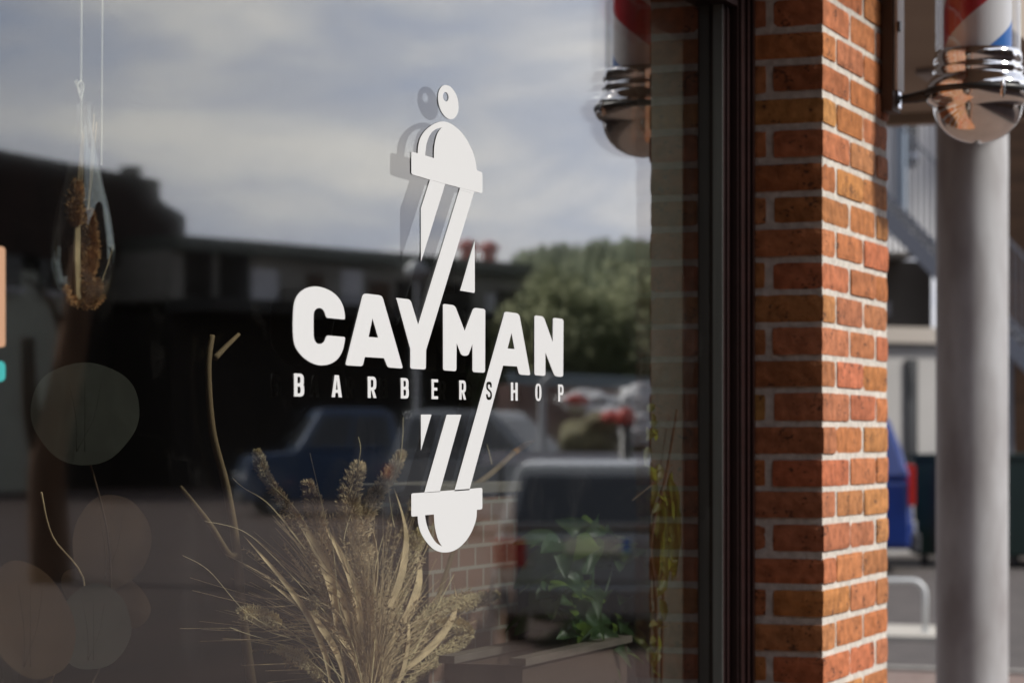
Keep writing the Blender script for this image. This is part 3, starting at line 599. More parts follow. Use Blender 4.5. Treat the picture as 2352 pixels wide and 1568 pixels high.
# leaves
def leafpx(mb, x0, y0, x1, y1, wpx, Y0, Y1, droop=0, **k):
    a_ = (x0*7.1+y1*3.3) % 2-1; leaf(mb, W(x0, y0, Y0), W(x1, y1, Y1), wpx*.00112, (-.6+a_*.7, -1, .35-a_*.6), droop, **k)
def plant(name, loc, label, m, stems, leaves, mstem):
    o = empty(name, loc, label, 'plant')
    for pp, Y, r in stems: 
        S = smooth_open(px_path(pp, Y), 6); MB().tube(S, [r*(1-.5*j/len(S)) for j in range(len(S))], 7).build('stem', mstem, o, world=True, smooth=True)
    for lf in leaves:
        b = MB(); leafpx(b, *lf[:7], **(lf[7] if len(lf) > 7 else {})); b.build('leaf', lf[8] if len(lf) > 8 else m, o, world=True, smooth=True)
    return o
rl = random.Random(12); lv = []
PXc = W(1352, 1600, .125)
def leafset(o, spots, m, seed):
    r = random.Random(seed)
    for (b0, d, L_, wd, cu, dr) in spots:
        mb = MB(); leaf(mb, b0, b0+d.normalized()*L_, wd, (r.uniform(-1, .2), r.uniform(-1, .1), r.uniform(.2, 1)), dr, curl=cu, rnd=.75, fold=.35); mb.build('leaf', m, o, world=True, smooth=True)
pl_ = plant('leafy_plant', (PXc.x, .125, .8), 'green leafy pot plant inside the window near the right frame', M_['leaf'], [([(1345,1700),(1350,1520),(1358,1380),(1362,1280),(1372,1190)], .125, .0055), ([(1350,1540),(1300,1430),(1255,1350)], .125, .003), ([(1350,1500),(1310,1340),(1290,1240)], .125, .003), ([(1352,1480),(1390,1360),(1425,1240)], .125, .003), ([(1350,1560),(1395,1480),(1425,1440)], .12, .003)], [], M_['leaf'])
sp = []
for k in range(105):
    t = rl.random(); line = rl.choice([[(1350,1540),(1360,1300),(1370,1160)], [(1350,1540),(1300,1430),(1255,1350)], [(1352,1480),(1390,1360),(1425,1240)], [(1350,1560),(1400,1470),(1440,1400)], [(1350,1500),(1310,1340),(1290,1240)]]); q = smooth_open(line, 5); q = q[int(t*(len(q)-1))]
    b0 = W(q.x, q.y, .125); a_ = rl.uniform(0, 6.283); d = Vector((math.cos(a_)*1.2, math.sin(a_)*.75, rl.uniform(-.5, .75))); L_ = rl.uniform(.06, .12)
    if b0.y+d.normalized().y*L_ < .04: d.y = abs(d.y)
    if b0.x+d.normalized().x*L_ > 4.40: d.x = -abs(d.x)
    sp.append((b0, d, L_, rl.uniform(.030, .052), rl.uniform(.05, .25), rl.uniform(0, .03)))
leafset(pl_, sp, M_['leaf'], 5)
ol = []
plant('climbing_plant', (W(1510, 1600, .036).x, .036, .786), 'slender plant with drooping olive leaves close to the right window frame', M_['olive'],
      [([(1500,2290),(1508,1450),(1495,1250),(1530,1090),(1555,940)], .036, .004), ([(1515,2290),(1522,1400),(1540,1200),(1535,1130)], .038, .0035), ([(1450,1150),(1500,1110),(1545,1065)], .036, .0022)], ol, M_['bark'])
cp = bpy.data.objects['climbing_plant']; sp = []
for k in range(30):
    b0 = W(rl.uniform(1515, 1560), rl.uniform(1080, 1230), .036); sp.append((b0, Vector((rl.uniform(-.25, .25), rl.uniform(-.05, .05), -1)), rl.uniform(.05, .13), rl.uniform(.012, .02), .02, 0))
for k in range(44):
    y0 = rl.uniform(945, 1560); b0 = W(1506+16*math.sin(y0/90)+rl.uniform(-6, 20), y0, .036); sp.append((b0, Vector((rl.uniform(-1, 1), rl.uniform(-.12, .12), rl.uniform(-1, .3))), rl.uniform(.02, .05), rl.uniform(.012, .022), .05, 0))
leafset(cp, sp, M_['olive'], 9)
# big dried leaves, lower left
dl = empty('dried_leaf_spray', (W(150, 1600, .4).x, .4, .785), 'spray of large round brown dried leaves low at the left end of the window', 'dried leaves')
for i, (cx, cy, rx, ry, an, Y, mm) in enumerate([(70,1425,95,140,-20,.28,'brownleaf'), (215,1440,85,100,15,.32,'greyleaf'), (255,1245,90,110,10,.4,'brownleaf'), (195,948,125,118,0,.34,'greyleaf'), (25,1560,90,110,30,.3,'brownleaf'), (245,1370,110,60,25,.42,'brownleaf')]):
    b = MB(); n = 96; vs = [W(cx, cy, Y-.006)]; fs = []
    for k in range(n):
        t = 2*math.pi*k/n; px = cx+rx*math.cos(t)*math.cos(rad(an))-ry*math.sin(t)*math.sin(rad(an)); py = cy+rx*math.cos(t)*math.sin(rad(an))+ry*math.sin(t)*math.cos(rad(an))
        lob = 1+.025*math.sin(3*t+i)+.008*math.sin(7*t+2*i); vs.append(W(cx+(px-cx)*lob, cy+(py-cy)*lob, Y+.012*math.sin(2*t+i)))
    for k in range(n): fs.append((0, 1+k, 1+(k+1) % n))
    b.add(vs, fs)
    for k in (-1, 0, 1):
        b.tube(smooth_open([W(cx-rx*.15*abs(k), cy+ry*.75, Y-.013), W(cx+k*rx*.16, cy+ry*.1, Y-.014), W(cx+k*rx*.30, cy-ry*.6, Y-.012)], 4), [.0006-.0004*q_/8 for q_ in range(9)], 4)
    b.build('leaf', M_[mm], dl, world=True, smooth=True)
MB().tube(smooth_open(px_path([(60,1720),(120,1560),(195,1350),(120,1230),(95,1130)], .36), 6), .0012, 6).build('stem', M_['straw'], dl, world=True)
MB().tube(smooth_open(px_path([(120,1720),(240,1500),(250,1250),(200,1040)], .36), 6), .0015, 6).build('stem', M_['bark'], dl, world=True)
wc = empty('wooden_crate', (W(1340, 1600, .17).x, .17, .785), 'brown wooden planter box with pale rim holding the green plant', 'planter')
a = W(1200, 1467, .07); b_ = W(1440, 1467, .07); a.z = b_.z = W(1330, 1482, .07).z
q = MB(); q.box((a.x, .07, .785), (b_.x, .085, a.z-.012)); q.box((a.x, .19, .785), (b_.x, .205, a.z-.012)); q.box((a.x, .085, .785), (a.x+.015, .19, a.z-.012)); q.box((b_.x-.015, .085, .785), (b_.x, .19, a.z-.012)); q.build('panels', mat('planter_wood', (.075, .042, .03), .8, noise_scale=9, stretch=(.3, 1, 5)), wc, world=True)
q = MB(); q.box((a.x-.006, .062, a.z-.012), (b_.x+.006, .09, a.z)); q.box((a.x-.006, .185, a.z-.012), (b_.x+.006, .213, a.z)); q.build('rim', mat('pale_rim', (.15, .12, .105), .7, noise_scale=20), wc, world=True)
#PART2
# ------------------------------------------------------------------ buildings across the yard (seen mirrored in the panes)
def slab(mb, p0, p1, depth, z0, z1, mi=0, off=0.0):
    """a block standing between two ground points, depth pushed away from the shop"""
    a = Vector((p0[0], p0[1])); b = Vector((p1[0], p1[1])); d = (b-a).normalized(); n = Vector((d.y, -d.x))
    if n.y > 0: n = -n
    a = a-n*off; b = b-n*off; c = b+n*depth; e_ = a+n*depth
    q = [a, b, c, e_]; vs = [(p.x, p.y, z0) for p in q]+[(p.x, p.y, z1) for p in q]
    return mb.add(vs, [(0,1,2,3),(7,6,5,4),(4,5,1,0),(5,6,2,1),(6,7,3,2),(7,4,0,3)], mi)
def fix_normals(o):
    bm = bmesh.new(); bm.from_mesh(o.data); bmesh.ops.recalc_face_normals(bm, faces=bm.faces); bm.to_mesh(o.data); bm.free(); return o
M_['darktile'] = mat('dark_roof_tiles', (.045, .022, .016), .9, noise_scale=.6, amount=.5)
M_['palewall'] = mat('pale_render', (.62, .64, .54), .9, noise_scale=.7, amount=.15)
M_['darkclad'] = mat('dark_cladding', (.022, .017, .013), .9, noise_scale=.5, amount=.4)
M_['greyclad'] = mat('grey_brown_cladding', (.36, .34, .30), .85, noise_scale=.4, amount=.35)
M_['whitepanel'] = mat('white_panel', (.78, .78, .82), .7, noise_scale=.8, amount=.15)
M_['glassdark'] = mat('dark_window_glass', (.02, .022, .025), .1)
M_['brownclad'] = mat('brown_cladding', (.11, .06, .035), .85, noise_scale=.8, amount=.3)
def sY(x, y, Yv): p = onY(x, y, Yv); return Vector((p.x, -p.y, p.z))
YB1 = 45
A = sY(-420, 0, YB1); B = sY(345, 0, YB1); C = sY(415, 0, YB1); zt = sY(345, 415, YB1).z; ze = sY(60, 590, YB1).z
b1 = empty('brick_hall', ((A.x+C.x)/2, -YB1-5, 0), 'big dark roofed hall with a pale ground floor, mirrored at the left of the window', 'building')
m = MB(); slab(m, A, B, 14, 0, ze); slab(m, B, C, 12, 0, sY(415, 560, YB1).z); fix_normals(m.build('wall', M_['darkclad'], b1, world=True))
m = MB(); slab(m, A, B, 14.4, ze, zt, off=.4); vs = []
m.add([(B.x-.3, B.y, 0), (C.x, C.y, 0)], []); 
pz = [sY(x, y, YB1) for x, y in ((343,600),(343,412),(349,450),(375,473),(402,487),(415,500),(416,600))]
n_ = len(pz); m.add([(p.x, p.y+.2, p.z) for p in pz]+[(p.x, p.y-12, p.z) for p in pz], [tuple(range(n_)), tuple(range(2*n_-1, n_-1, -1))]+[(i, n_+i, n_+(i+1) % n_, (i+1) % n_) for i in range(n_)])
fix_normals(m.build('roof', M_['darktile'], b1, world=True))
m = MB(); m.box((B.x-.55, B.y-.9, zt-.1), (B.x-.1, B.y-.3, zt+.42)); m.box((B.x-.6, B.y-.95, zt+.42), (B.x-.05, B.y-.25, zt+.5)); m.build('chimney', M_['darktile'], b1, world=True)
m = MB(); slab(m, sY(-260, 0, YB1), sY(128, 0, YB1), .5, 0, ze-.5, off=.35); fix_normals(m.build('pale_front', M_['palewall'], b1, world=True))
def wnd(parent, pl, pr, z0, z1, off=.1, name='window', m=None):
    mb = MB(); slab(mb, pl, pr, .12, z0, z1, off=off); o = fix_normals(mb.build(name, m or M_['glassdark'], parent, world=True)); return o
for xa, xb in ((66, 116), (-40, 20), (-140, -90)):
    wnd(b1, sY(xa, 0, YB1), sY(xb, 0, YB1), sY(90, 668, YB1).z, sY(90, 598, YB1).z, .5)
    wnd(b1, sY(xa-4, 0, YB1), sY(xb+4, 0, YB1), sY(90, 682, YB1).z, sY(90, 670, YB1).z, .62, 'sill', M_['whitepanel'])
for xa, xb in ((170, 215), (250, 300)): wnd(b1, sY(xa, 0, YB1), sY(xb, 0, YB1), 3, 5.2, .08)
A = street(395, 0, 89); B = street(1213, 0, 104); zr = street(415, 545, 90).z
b2 = empty('long_workshop', ((A.x+B.x)/2, (A.y+B.y)/2-5, 0), 'long flat roofed workshop with white shutters over a dark ground floor, mirrored behind the lettering', 'building')
def P2(x):                                             # a point of the workshop's front under sighting x
    t = (x-395)/(1213-395); t = t*.865/(1-t*(1-.865)) if False else t
    return A.lerp(B, t)
zl = street(700, 707, 95).z
m = MB(); slab(m, A, B, 12, zl, zr-.5); fix_normals(m.build('upper_wall', M_['greyclad'], b2, world=True))
m = MB(); slab(m, A, B, 11.6, 0, zl-.45); fix_normals(m.build('ground_floor', M_['darkclad'], b2, world=True))
m = MB(); slab(m, A, B, 12.3, zr-.5, zr, off=.35); fix_normals(m.build('roof', mat('roof_edge', (.12, .13, .11), .8), b2, world=True))
m = MB(); slab(m, A, B, 2.6, zl-.45, zl, off=2.2); fix_normals(m.build('canopy', mat('grey_felt', (.05, .05, .047), .9), b2, world=True))
def yz(y, D=95): return CZ+(HOR-y)/F*D
for (xa, xb, ya, yb, mm) in ((420,470,600,700,'darkclad'), (490,545,600,700,'darkclad'), (554,609,629,703,'whitepanel'), (618,670,640,705,'greyclad'), (674,708,632,706,'brownclad'), (751,796,617,706,'whitepanel'), (815,860,640,700,'brownclad'), (880,935,632,700,'darkclad'), (985,1060,630,700,'darkclad'), (1100,1120,650,712,'whitepanel'), (1130,1185,640,690,'darkclad')):
    wnd(b2, P2(xa), P2(xb), yz(yb), yz(ya), .12, 'shutter' if mm == 'whitepanel' else 'window', M_[mm])
m = MB(); slab(m, P2(1062), P2(1208), .1, yz(722), yz(705), off=2.0); slab(m, P2(1062), P2(1205), .1, yz(745), yz(735), off=2.0)
for xx in (1064, 1110, 1160, 1204): slab(m, P2(xx), P2(xx+4), .1, yz(745), yz(705), off=2.03)
fix_normals(m.build('balcony_rail', M_['whitepanel'], b2, world=True))
M_['redpaint'] = mat('red_paint', (.55, .06, .04), .5)
for xx in (1127, 1183):
    q = MB(); p = P2(xx); q.lathe([(.28, 0), (.28, .5), (.42, .55), (.42, .75), (.1, .95), (0, .96)], 14, o=(p.x, p.y-1.2, zr), cap=False); q.build('chimney_cap', M_['redpaint'], b2, world=True, smooth=True)
# street wall with rail, in front of the trees
A = street(1185, 0, 68); B = street(1900, 0, 84)
rw = empty('retaining_wall', ((A.x+B.x)/2, (A.y+B.y)/2, 0), 'reddish brown retaining wall with a pale rail below the trees', 'wall')
m = MB(); slab(m, A, B, .6, 0, yz(886, 70)); fix_normals(m.build('wall', mat('old_brown_brick', (.34, .22, .18), .9, noise_scale=1.2, amount=.4), rw, world=True))
m = MB(); slab(m, A, B, .2, yz(868, 70), yz(858, 70), off=-.1); slab(m, A, B, .08, yz(885, 70), yz(870, 70), off=-.15); fix_normals(m.build('rail', mat('pale_blue_rail', (.30, .38, .42), .6), rw, world=True))
# ------------------------------------------------------------------ trees
prof_ = [(1120,640),(1165,590),(1195,562),(1250,549),(1330,545),(1400,533),(1480,538),(1560,530),(1750,515),(1950,505)]
g = MB(); vs = []; rr_ = random.Random(4); sm_ = [Vector(p) for p in smooth_open([Vector(p) for p in prof_], 8)]
for row in range(12):
    for p in sm_:
        q = street(p.x, p.y+rr_.uniform(-3, 3), 128); z = q.z*math.sin(math.pi/2*min(1, row/6)) if row <= 6 else q.z*(1-.02*(row-6))
        n_ = Vector((q.x, q.y-CY)).normalized(); off = -14+row*3.2; vs.append((q.x+n_.x*off, q.y+n_.y*off, z+(rr_.uniform(-.35, .35) if 0 < row < 11 else 0)))
nn_ = len(sm_); g.add(vs, [(r*nn_+k, r*nn_+k+1, (r+1)*nn_+k+1, (r+1)*nn_+k) for r in range(11) for k in range(nn_-1)])
hl_ = g.build('hill', mat('scrub_green', (.18, .21, .12), .95, noise_scale=.35, amount=.35), smooth=True); setp(hl_, 'green overgrown hillside beyond the yard', kind='structure')
def crown(mb, c, rx, ry, rz, n, ls, seed, lumps=14):
    rnd = random.Random(seed); L_ = []
    for k in range(lumps):
        d = Vector((rnd.gauss(0, 1), rnd.gauss(0, 1), rnd.gauss(0, 1))).normalized()*rnd.uniform(.35, .8)
        L_.append((Vector((c[0]+d.x*rx, c[1]+d.y*ry, c[2]+d.z*rz)), rnd.uniform(.28, .5)))
    for k in range(n):
        lc, lr = L_[rnd.randrange(lumps)]; d = Vector((rnd.gauss(0, 1), rnd.gauss(0, 1), rnd.gauss(0, 1))).normalized()*(rnd.random()**.4)
        p = lc+Vector((d.x*rx*lr, d.y*ry*lr, d.z*rz*lr)); a = Vector((rnd.gauss(0, 1), rnd.gauss(0, 1), rnd.gauss(0, 1))).normalized(); b_ = a.orthogonal().normalized(); s = ls*rnd.uniform(.6, 1.3)
        mb.add([p-a*s, p-b_*s*.6, p+a*s, p+b_*s*.6], [(0, 1, 2, 3)], 0)
M_['fol'] = mat('foliage_mid', (.13, .155, .075), .8, noise_scale=.5, amount=.35)
M_['fol2'] = mat('foliage_pale', (.15, .19, .085), .8, noise_scale=.5, amount=.35)
for k_ in ('fol', 'fol2'):
    t = M_[k_].node_tree; tr_ = t.nodes.new('ShaderNodeBsdfTranslucent'); ms = t.nodes.new('ShaderNodeMixShader'); ms.inputs[0].default_value = .62; b = t.nodes['Principled BSDF']
    tr_.inputs[0].default_value = (.38, .40, .25, 1); o_ = t.nodes['Material Output']; t.links.new(b.outputs[0], ms.inputs[1]); t.links.new(tr_.outputs[0], ms.inputs[2]); t.links.new(ms.outputs[0], o_.inputs[0])
tl = ['round bushy tree next to the end of the workshop', 'broad green tree second from the workshop', 'tall green tree in the middle of the row above the retaining wall', 'pale green tree right of the middle of the row', 'dark green tree behind the barber pole reflection', 'last tree of the row, hidden by the pillar reflection']
for i, (x, D, yt, rr) in enumerate(((1250, 98, 650, 3.2), (1315, 101, 615, 4.0), (1392, 104, 640, 4.0), (1465, 101, 600, 4.3), (1550, 104, 620, 4.6), (1650, 106, 600, 4.6))):
    c = street(x, yt, D); h = c.z; t = empty('bushy_tree', (c.x, c.y, 0), tl[i], 'tree', 'trees above the retaining wall')
    mb = MB(); crown(mb, (0, 0, h*.55), rr*1.15, rr*.8, h*.43, 9000, .2, i+20, 46); crown(mb, (0, 0, h*.28), rr, rr*.8, h*.3, 3500, .22, i+50, 20)
    mb.build('crown', M_['fol2' if i in (1, 3) else 'fol'], t)
    mb = MB().tube([(0, 0, 0), (.1, .1, h*.3), (0, .2, h*.6)], [.32, .25, .1], 8)
    for k in range(4): mb.tube([(0, 0, h*.3), (math.cos(k*1.7)*rr*.4, math.sin(k*1.7)*rr*.4, h*.6)], [.15, .04], 6)
    mb.build('trunk', M_['bark'], t)
D0 = 30; M_['bark2'] = mat('brown_bark', (.22, .115, .06), .9, noise_scale=6, amount=.5, stretch=(1, 1, .2))
ft = empty('forked_tree', (street(115, 0, D0).x, street(115, 0, D0).y, 0), 'bare brown forked tree trunk mirrored in front of the pale wall', 'tree')
S = lambda pts: smooth_open([street(x, y, D0) for x, y in pts], 6)
mb = MB(); mb.tube(S([(118,1337),(112,1200),(108,1090),(118,1010),(150,880),(170,760),(185,640),(200,560)]), [.26-.12*j/42 for j in range(43)], 12); mb.build('trunk', M_['bark2'], ft, world=True, smooth=True)
mb = MB(); mb.tube(S([(108,1090),(80,1000),(68,900),(64,775)]), [.13-.05*j/18 for j in range(19)], 10); mb.build('limb', M_['bark'], ft, world=True, smooth=True)
mb = MB(); mb.tube(S([(160,830),(120,700),(60,640)]), [.07, .065, .06, .055, .05, .045, .04, .035, .03, .025, .02, .02, .02], 8); mb.build('limb', M_['bark'], ft, world=True, smooth=True)
# ------------------------------------------------------------------ vehicles
M_['tyre'] = mat('tyre_rubber', (.02, .02, .02), .8); M_['rim'] = mat('wheel_rim', (.4, .4, .4), .35, metal=.8); M_['carglass'] = mat('car_window', (.05, .055, .06), .06)
M_['redlamp'] = mat('red_lamp', (.45, .02, .015), .2); M_['plate'] = mat('number_plate', (.75, .72, .6), .5); M_['platebl'] = mat('plate_band', (.03, .12, .5), .5); M_['bumper'] = mat('dark_plastic', (.035, .035, .04), .6)
def vehicle(name, label, cat, loc, rz, Ln, Wd, Ht, kind, colr, group=None, metal=.3, panel=False):
    """length along +x (front), width along y"""
    o = empty(name, loc, label, cat, group, rz); hl = Ln/2; hw = Wd/2
    body = mat('body_paint_'+name, colr, .28, metal=metal, coat=.6, noise_scale=1.5, amount=.08)
    if kind == 'hatch': belt = .62*Ht; low = [(-hl,.28),(-hl-.02,.55),(-hl+.05,belt),(hl*.42,belt),(hl*.9,belt*.86),(hl,belt*.62),(hl,.28)]; cabp = [(-hl+.06,belt),(-hl+.30,Ht*.97),(-hl+.75,Ht),(hl*.0,Ht*.985),(hl*.46,belt)]
    elif kind == 'tail': belt = .52*Ht; low = [(-hl+.02,.3),(-hl,.6),(-hl+.04,belt),(hl*.42,belt),(hl*.9,belt*.86),(hl,belt*.62),(hl,.3)]; cabp = [(-hl+.04,belt),(-hl+.14,Ht*.68),(-hl+.28,Ht*.84),(-hl+.50,Ht*.95),(-hl+.85,Ht),(hl*.2,Ht*.985),(hl*.6,belt)]
    elif kind == 'van': belt = .56*Ht; low = [(-hl,.3),(-hl,belt),(hl*.62,belt),(hl*.93,belt*.86),(hl,belt*.6),(hl,.3)]; cabp = [(-hl,belt),(-hl+.03,Ht*.93),(-hl+.2,Ht),(hl*.28,Ht),(hl*.42,Ht*.96),(hl*.68,belt)]
    else: belt = .60*Ht; low = [(-hl,.3),(-hl,belt),(hl*.38,belt),(hl*.92,belt*.93),(hl,belt*.7),(hl,.3)]; cabp = [(-hl+.1,belt),(-hl+.25,Ht*.95),(-hl+.5,Ht),(hl*.05,Ht),(hl*.38,belt)]
    def prism(name_, pr, w0, w1, zb, zt, m, bev=.05, par=o):
        n = len(pr); vs = []
        for s in (-1, 1):
            for x, z in pr:
                t = 0 if zt == zb else max(0, min(1, (z-zb)/(zt-zb))); vs.append((x, s*(w0+(w1-w0)*t), z))
        b = MB().add(vs, [tuple(range(n-1, -1, -1)), tuple(range(n, 2*n))]+[(i, (i+1) % n, n+(i+1) % n, n+i) for i in range(n)]).build(name_, m, par, bevel=bev)
        fix_normals(b); return b
    prism('body', low, hw, hw*.97, .3, belt, body, .07); prism('cabin', cabp, hw*.96, hw*.78, belt, Ht, body, .06)
    cx0 = min(p[0] for p in cabp); cx1 = max(p[0] for p in cabp); zb = belt+.05*Ht; zt_ = Ht*.93
    def fx(z, side):                                   # cabin end line at height z
        pts = cabp if side > 0 else cabp[::-1]
        best = None
        for (xa, za), (xb, zb_) in zip(cabp, cabp[1:]):
            if min(za, zb_) <= z <= max(za, zb_) and za != zb_:
                x_ = xa+(xb-xa)*(z-za)/(zb_-za)
                if best is None or (side > 0 and x_ > best) or (side < 0 and x_ < best): best = x_
        return best if best is not None else (cx1 if side > 0 else cx0)
    def wy(z): return hw*.96+(hw*.78-hw*.96)*(z-belt)/(Ht-belt)
    xr0, xr1, xf0, xf1 = fx(zb, -1)+.16, fx(zt_, -1)+.14, fx(zb, 1)-.14, fx(zt_, 1)-.12
    for s in (-1, 1):
        nwin = 3 if kind != 'pickup' else 2
        for k in range(nwin):
            if panel and k == 0: continue
            t0 = k/nwin+.02; t1 = (k+1)/nwin-.02
            q = [(xr0+(xf0-xr0)*t0, zb), (xr0+(xf0-xr0)*t1, zb), (xr1+(xf1-xr1)*t1, zt_), (xr1+(xf1-xr1)*t0, zt_)]
            MB().add([(x, s*(wy(z)+.006), z) for x, z in q]+[(x, s*(wy(z)-.02), z) for x, z in q], [(0,1,2,3),(7,6,5,4),(0,4,5,1),(1,5,6,2),(2,6,7,3),(3,7,4,0)]).build('side_window', M_['carglass'], o)
    for side, nm in ((1, 'windscreen'), (-1, 'rear_window')):
        a0, a1 = fx(zb, side), fx(zt_-.03, side)
        q = [(a0+side*.008, -wy(zb)+.13, zb), (a0+side*.008, wy(zb)-.13, zb), (a1+side*.008, wy(zt_)-.10, zt_-.03), (a1+side*.008, -wy(zt_)+.10, zt_-.03)]
        MB().add(q+[(x-side*.03, y, z-.0) for x, y, z in q], [(0,1,2,3),(7,6,5,4),(0,4,5,1),(1,5,6,2),(2,6,7,3),(3,7,4,0)]).build(nm, M_['carglass'], o)
    MB().box((-hl-.09, -hw*.97, .26), (-hl+.05, hw*.97, .5)).build('bumper', M_['bumper'] if kind != 'hatch' else body, o, bevel=.03); MB().box((hl-.05, -hw*.97, .24), (hl+.09, hw*.97, .5)).build('bumper', M_['bumper'], o, bevel=.03)
    for s in (-1, 1):
        zl0 = belt*.80; MB().box((-hl-.03, s*hw*.98-.10 if s > 0 else -hw*.98, zl0-.10), (-hl+.12, hw*.98 if s > 0 else -hw*.98+.26, zl0+.12)).build('tail_light', M_['redlamp'], o, bevel=.012) if kind not in ('van', 'tail') else MB().box((-hl-.02, (hw-.05) if s > 0 else -hw-.004, .85), (-hl+.06, (hw+.004) if s > 0 else -hw+.05, 1.35)).build('tail_light', M_['redlamp'], o, bevel=.01)
        MB().box((hl-.1, (hw-.36) if s > 0 else -hw+.08, belt*.6-.08), (hl+.02, (hw-.08) if s > 0 else -hw+.36, belt*.6+.09)).build('headlight', M_['whitepanel'], o, bevel=.02)
        for xw in (-hl*.62, hl*.62):
            wh = empty('wheel', (xw, s*(hw-.1), .33), None, None); wh.parent = o
            prt = [(.19, -.1), (.31, -.1), (.33, -.07), (.33, .07), (.31, .1), (.19, .1)]; mb = MB().lathe(prt+[prt[0]], 28); t_ = mb.build('tyre', M_['tyre'], wh, smooth=True); t_.data.transform(Matrix.Rotation(rad(90), 4, 'X'))
            mb = MB().lathe([(.0, .05), (.06, .05), (.08, .02), (.17, .04), (.195, .08), (.195, -.08), (0, -.08)], 20); t_ = mb.build('rim', M_['rim'], wh, smooth=True); t_.data.transform(Matrix.Rotation(rad(90 if s < 0 else -90), 4, 'X'))
    zpl = .76 if kind == 'hatch' else .5
    MB().box((-hl-.045-.012, -.26, zpl), (-hl-.02, .26, zpl+.12)).build('number_plate', M_['plate'], o); MB().box((-hl-.045-.015, .20, zpl+.002), (-hl-.045-.011, .258, zpl+.118)).build('plate_band', M_['platebl'], o)
    return o
def ang(x): return -phi(x)                              # heading of a mirrored sight line
c = street(1412, 0, 22.5)
vehicle('grey_hatchback', 'grey hatchback with red tail lights mirrored in the lower right of the window', 'car', (c.x, c.y, 0), ang(1388)+rad(4), 4.0, 1.72, 1.50, 'hatch', (.27, .275, .27))
c = street(735, 0, 58)
vehicle('blue_pickup', 'dark blue high roofed vehicle mirrored under the lettering, nose to the left', 'van', (c.x, c.y, 0), ang(735)+rad(90)+rad(172), 3.6, 1.95, 2.38, 'pickup', (.03, .065, .14))
c = street(1165, 0, 46)
vehicle('silver_van', 'silver grey van with rounded roof mirrored right of the lower emblem', 'van', (c.x, c.y, 0), ang(1165)+rad(112), 3.9, 1.95, 2.22, 'hatch', (.20, .215, .23))
# flatbed trailer with garden waste
c = street(1400, 0, 31); tr = empty('flatbed_trailer', (c.x, c.y, 0), 'white sided flatbed trailer behind the grey hatchback', 'trailer', rz=ang(1400)+rad(90))
m = MB(); m.box((-1.5, -.9, .95), (1.5, .9, 1.0)); m.build('deck', M_['bumper'], tr)
m = MB(); m.box((-1.5, .9, 1.38), (.75, .94, 1.52)); m.tube([(.75, .92, 1.45), (1.0, .8, 1.5), (1.5, .3, 1.65)], .05, 8); m.build('side_rail', M_['whitepanel'], tr)
m = MB(); m.box((-1.5, -.94, 1.38), (1.5, -.9, 1.52)); m.build('side_rail', M_['whitepanel'], tr)
for xx in (-1.3, -.4, .6): m = MB(); m.box((xx, .9, .99), (xx+.06, .935, 1.38)); m.build('stake', M_['bumper'], tr)
for xx in (-.35, .35):
    for s in (-1, 1):
        t_ = MB().lathe([(.0, -.08), (.30, -.08), (.33, -.05), (.33, .05), (.30, .08), (0, .08)], 24).build('wheel', M_['tyre'], tr, smooth=True); t_.data.transform(Matrix.Rotation(rad(90), 4, 'X')); t_.location = (xx*1.0, s*1.0, .33)
def lump(name, c, r, m, label, cat, seed, group=None):
    bm = bmesh.new(); bmesh.ops.create_icosphere(bm, subdivisions=4, radius=1)
    for v in bm.verts:
        d = noise.noise(v.co*1.7+Vector((seed, 0, 0)))*.35+noise.noise(v.co*5+Vector((0, seed, 0)))*.12; v.co = Vector((v.co.x*r[0], v.co.y*r[1], max(v.co.z, -.7)*r[2]))*(1+d)
    me = bpy.data.meshes.new(name); bm.to_mesh(me); bm.free(); me.materials.append(m); me.polygons.foreach_set('use_smooth', [True]*len(me.polygons))
    o = bpy.data.objects.new(name, me); COL.objects.link(o); o.location = c; return setp(o, label, cat, group)
M_['sack'] = mat('white_sack', (.75, .75, .76), .6, noise_scale=4, amount=.25)
for k, (x, y, D, r, lb) in enumerate(((1352, 925, 31.5, (.5, .3, .16), 'long white sack on the left end of the trailer load'), (1392, 965, 31, (.26, .25, .16), 'small white sack in the middle of the trailer load'), (1470, 930, 31.5, (.22, .25, .26), 'upright white sack at the right end of the trailer load'), (1475, 990, 30.6, (.3, .25, .22), 'round white sack low at the right end of the trailer load'), (1420, 935, 32, (.2, .2, .14), 'crumpled white sack at the top of the trailer load'))):
    lump('white_sack', street(x, y, D), r, M_['sack'], lb, 'sack', k*3.1, 'white sacks on the trailer')
for k, (x, y, D, lb) in enumerate(((1326, 918, 30.5, 'red cloth bundle on top of the trailer load'), (1405, 958, 30.3, 'dull red bundle halfway down the trailer load'))):
    lump('red_bundle', street(x, y, D), (.17, .12, .07), M_['redpaint'], lb, 'bundle', k*2+11)
lump('garden_waste', street(1392, 1010, 31.3), (.95, .5, .33), mat('dry_brush', (.22, .2, .11), .9, noise_scale=9, amount=.5), 'heap of dry brushwood on the trailer deck', 'brushwood', 4.4)
p = street(1438, 0, 29.5); bo = empty('black_bollard', (p.x, p.y, 0), 'black post with red cap between trailer and shop', 'bollard')
zz = street(0, 975, 29.5).z; MB().lathe([(.07, 0), (.07, zz), (.0, zz+.001)], 16).build('shaft', M_['black'], bo, smooth=True); MB().lathe([(.0, zz), (.1, zz), (.11, zz+.12), (.06, zz+.19), (0, zz+.2)], 16).build('cap', M_['redpaint'], bo, smooth=True)
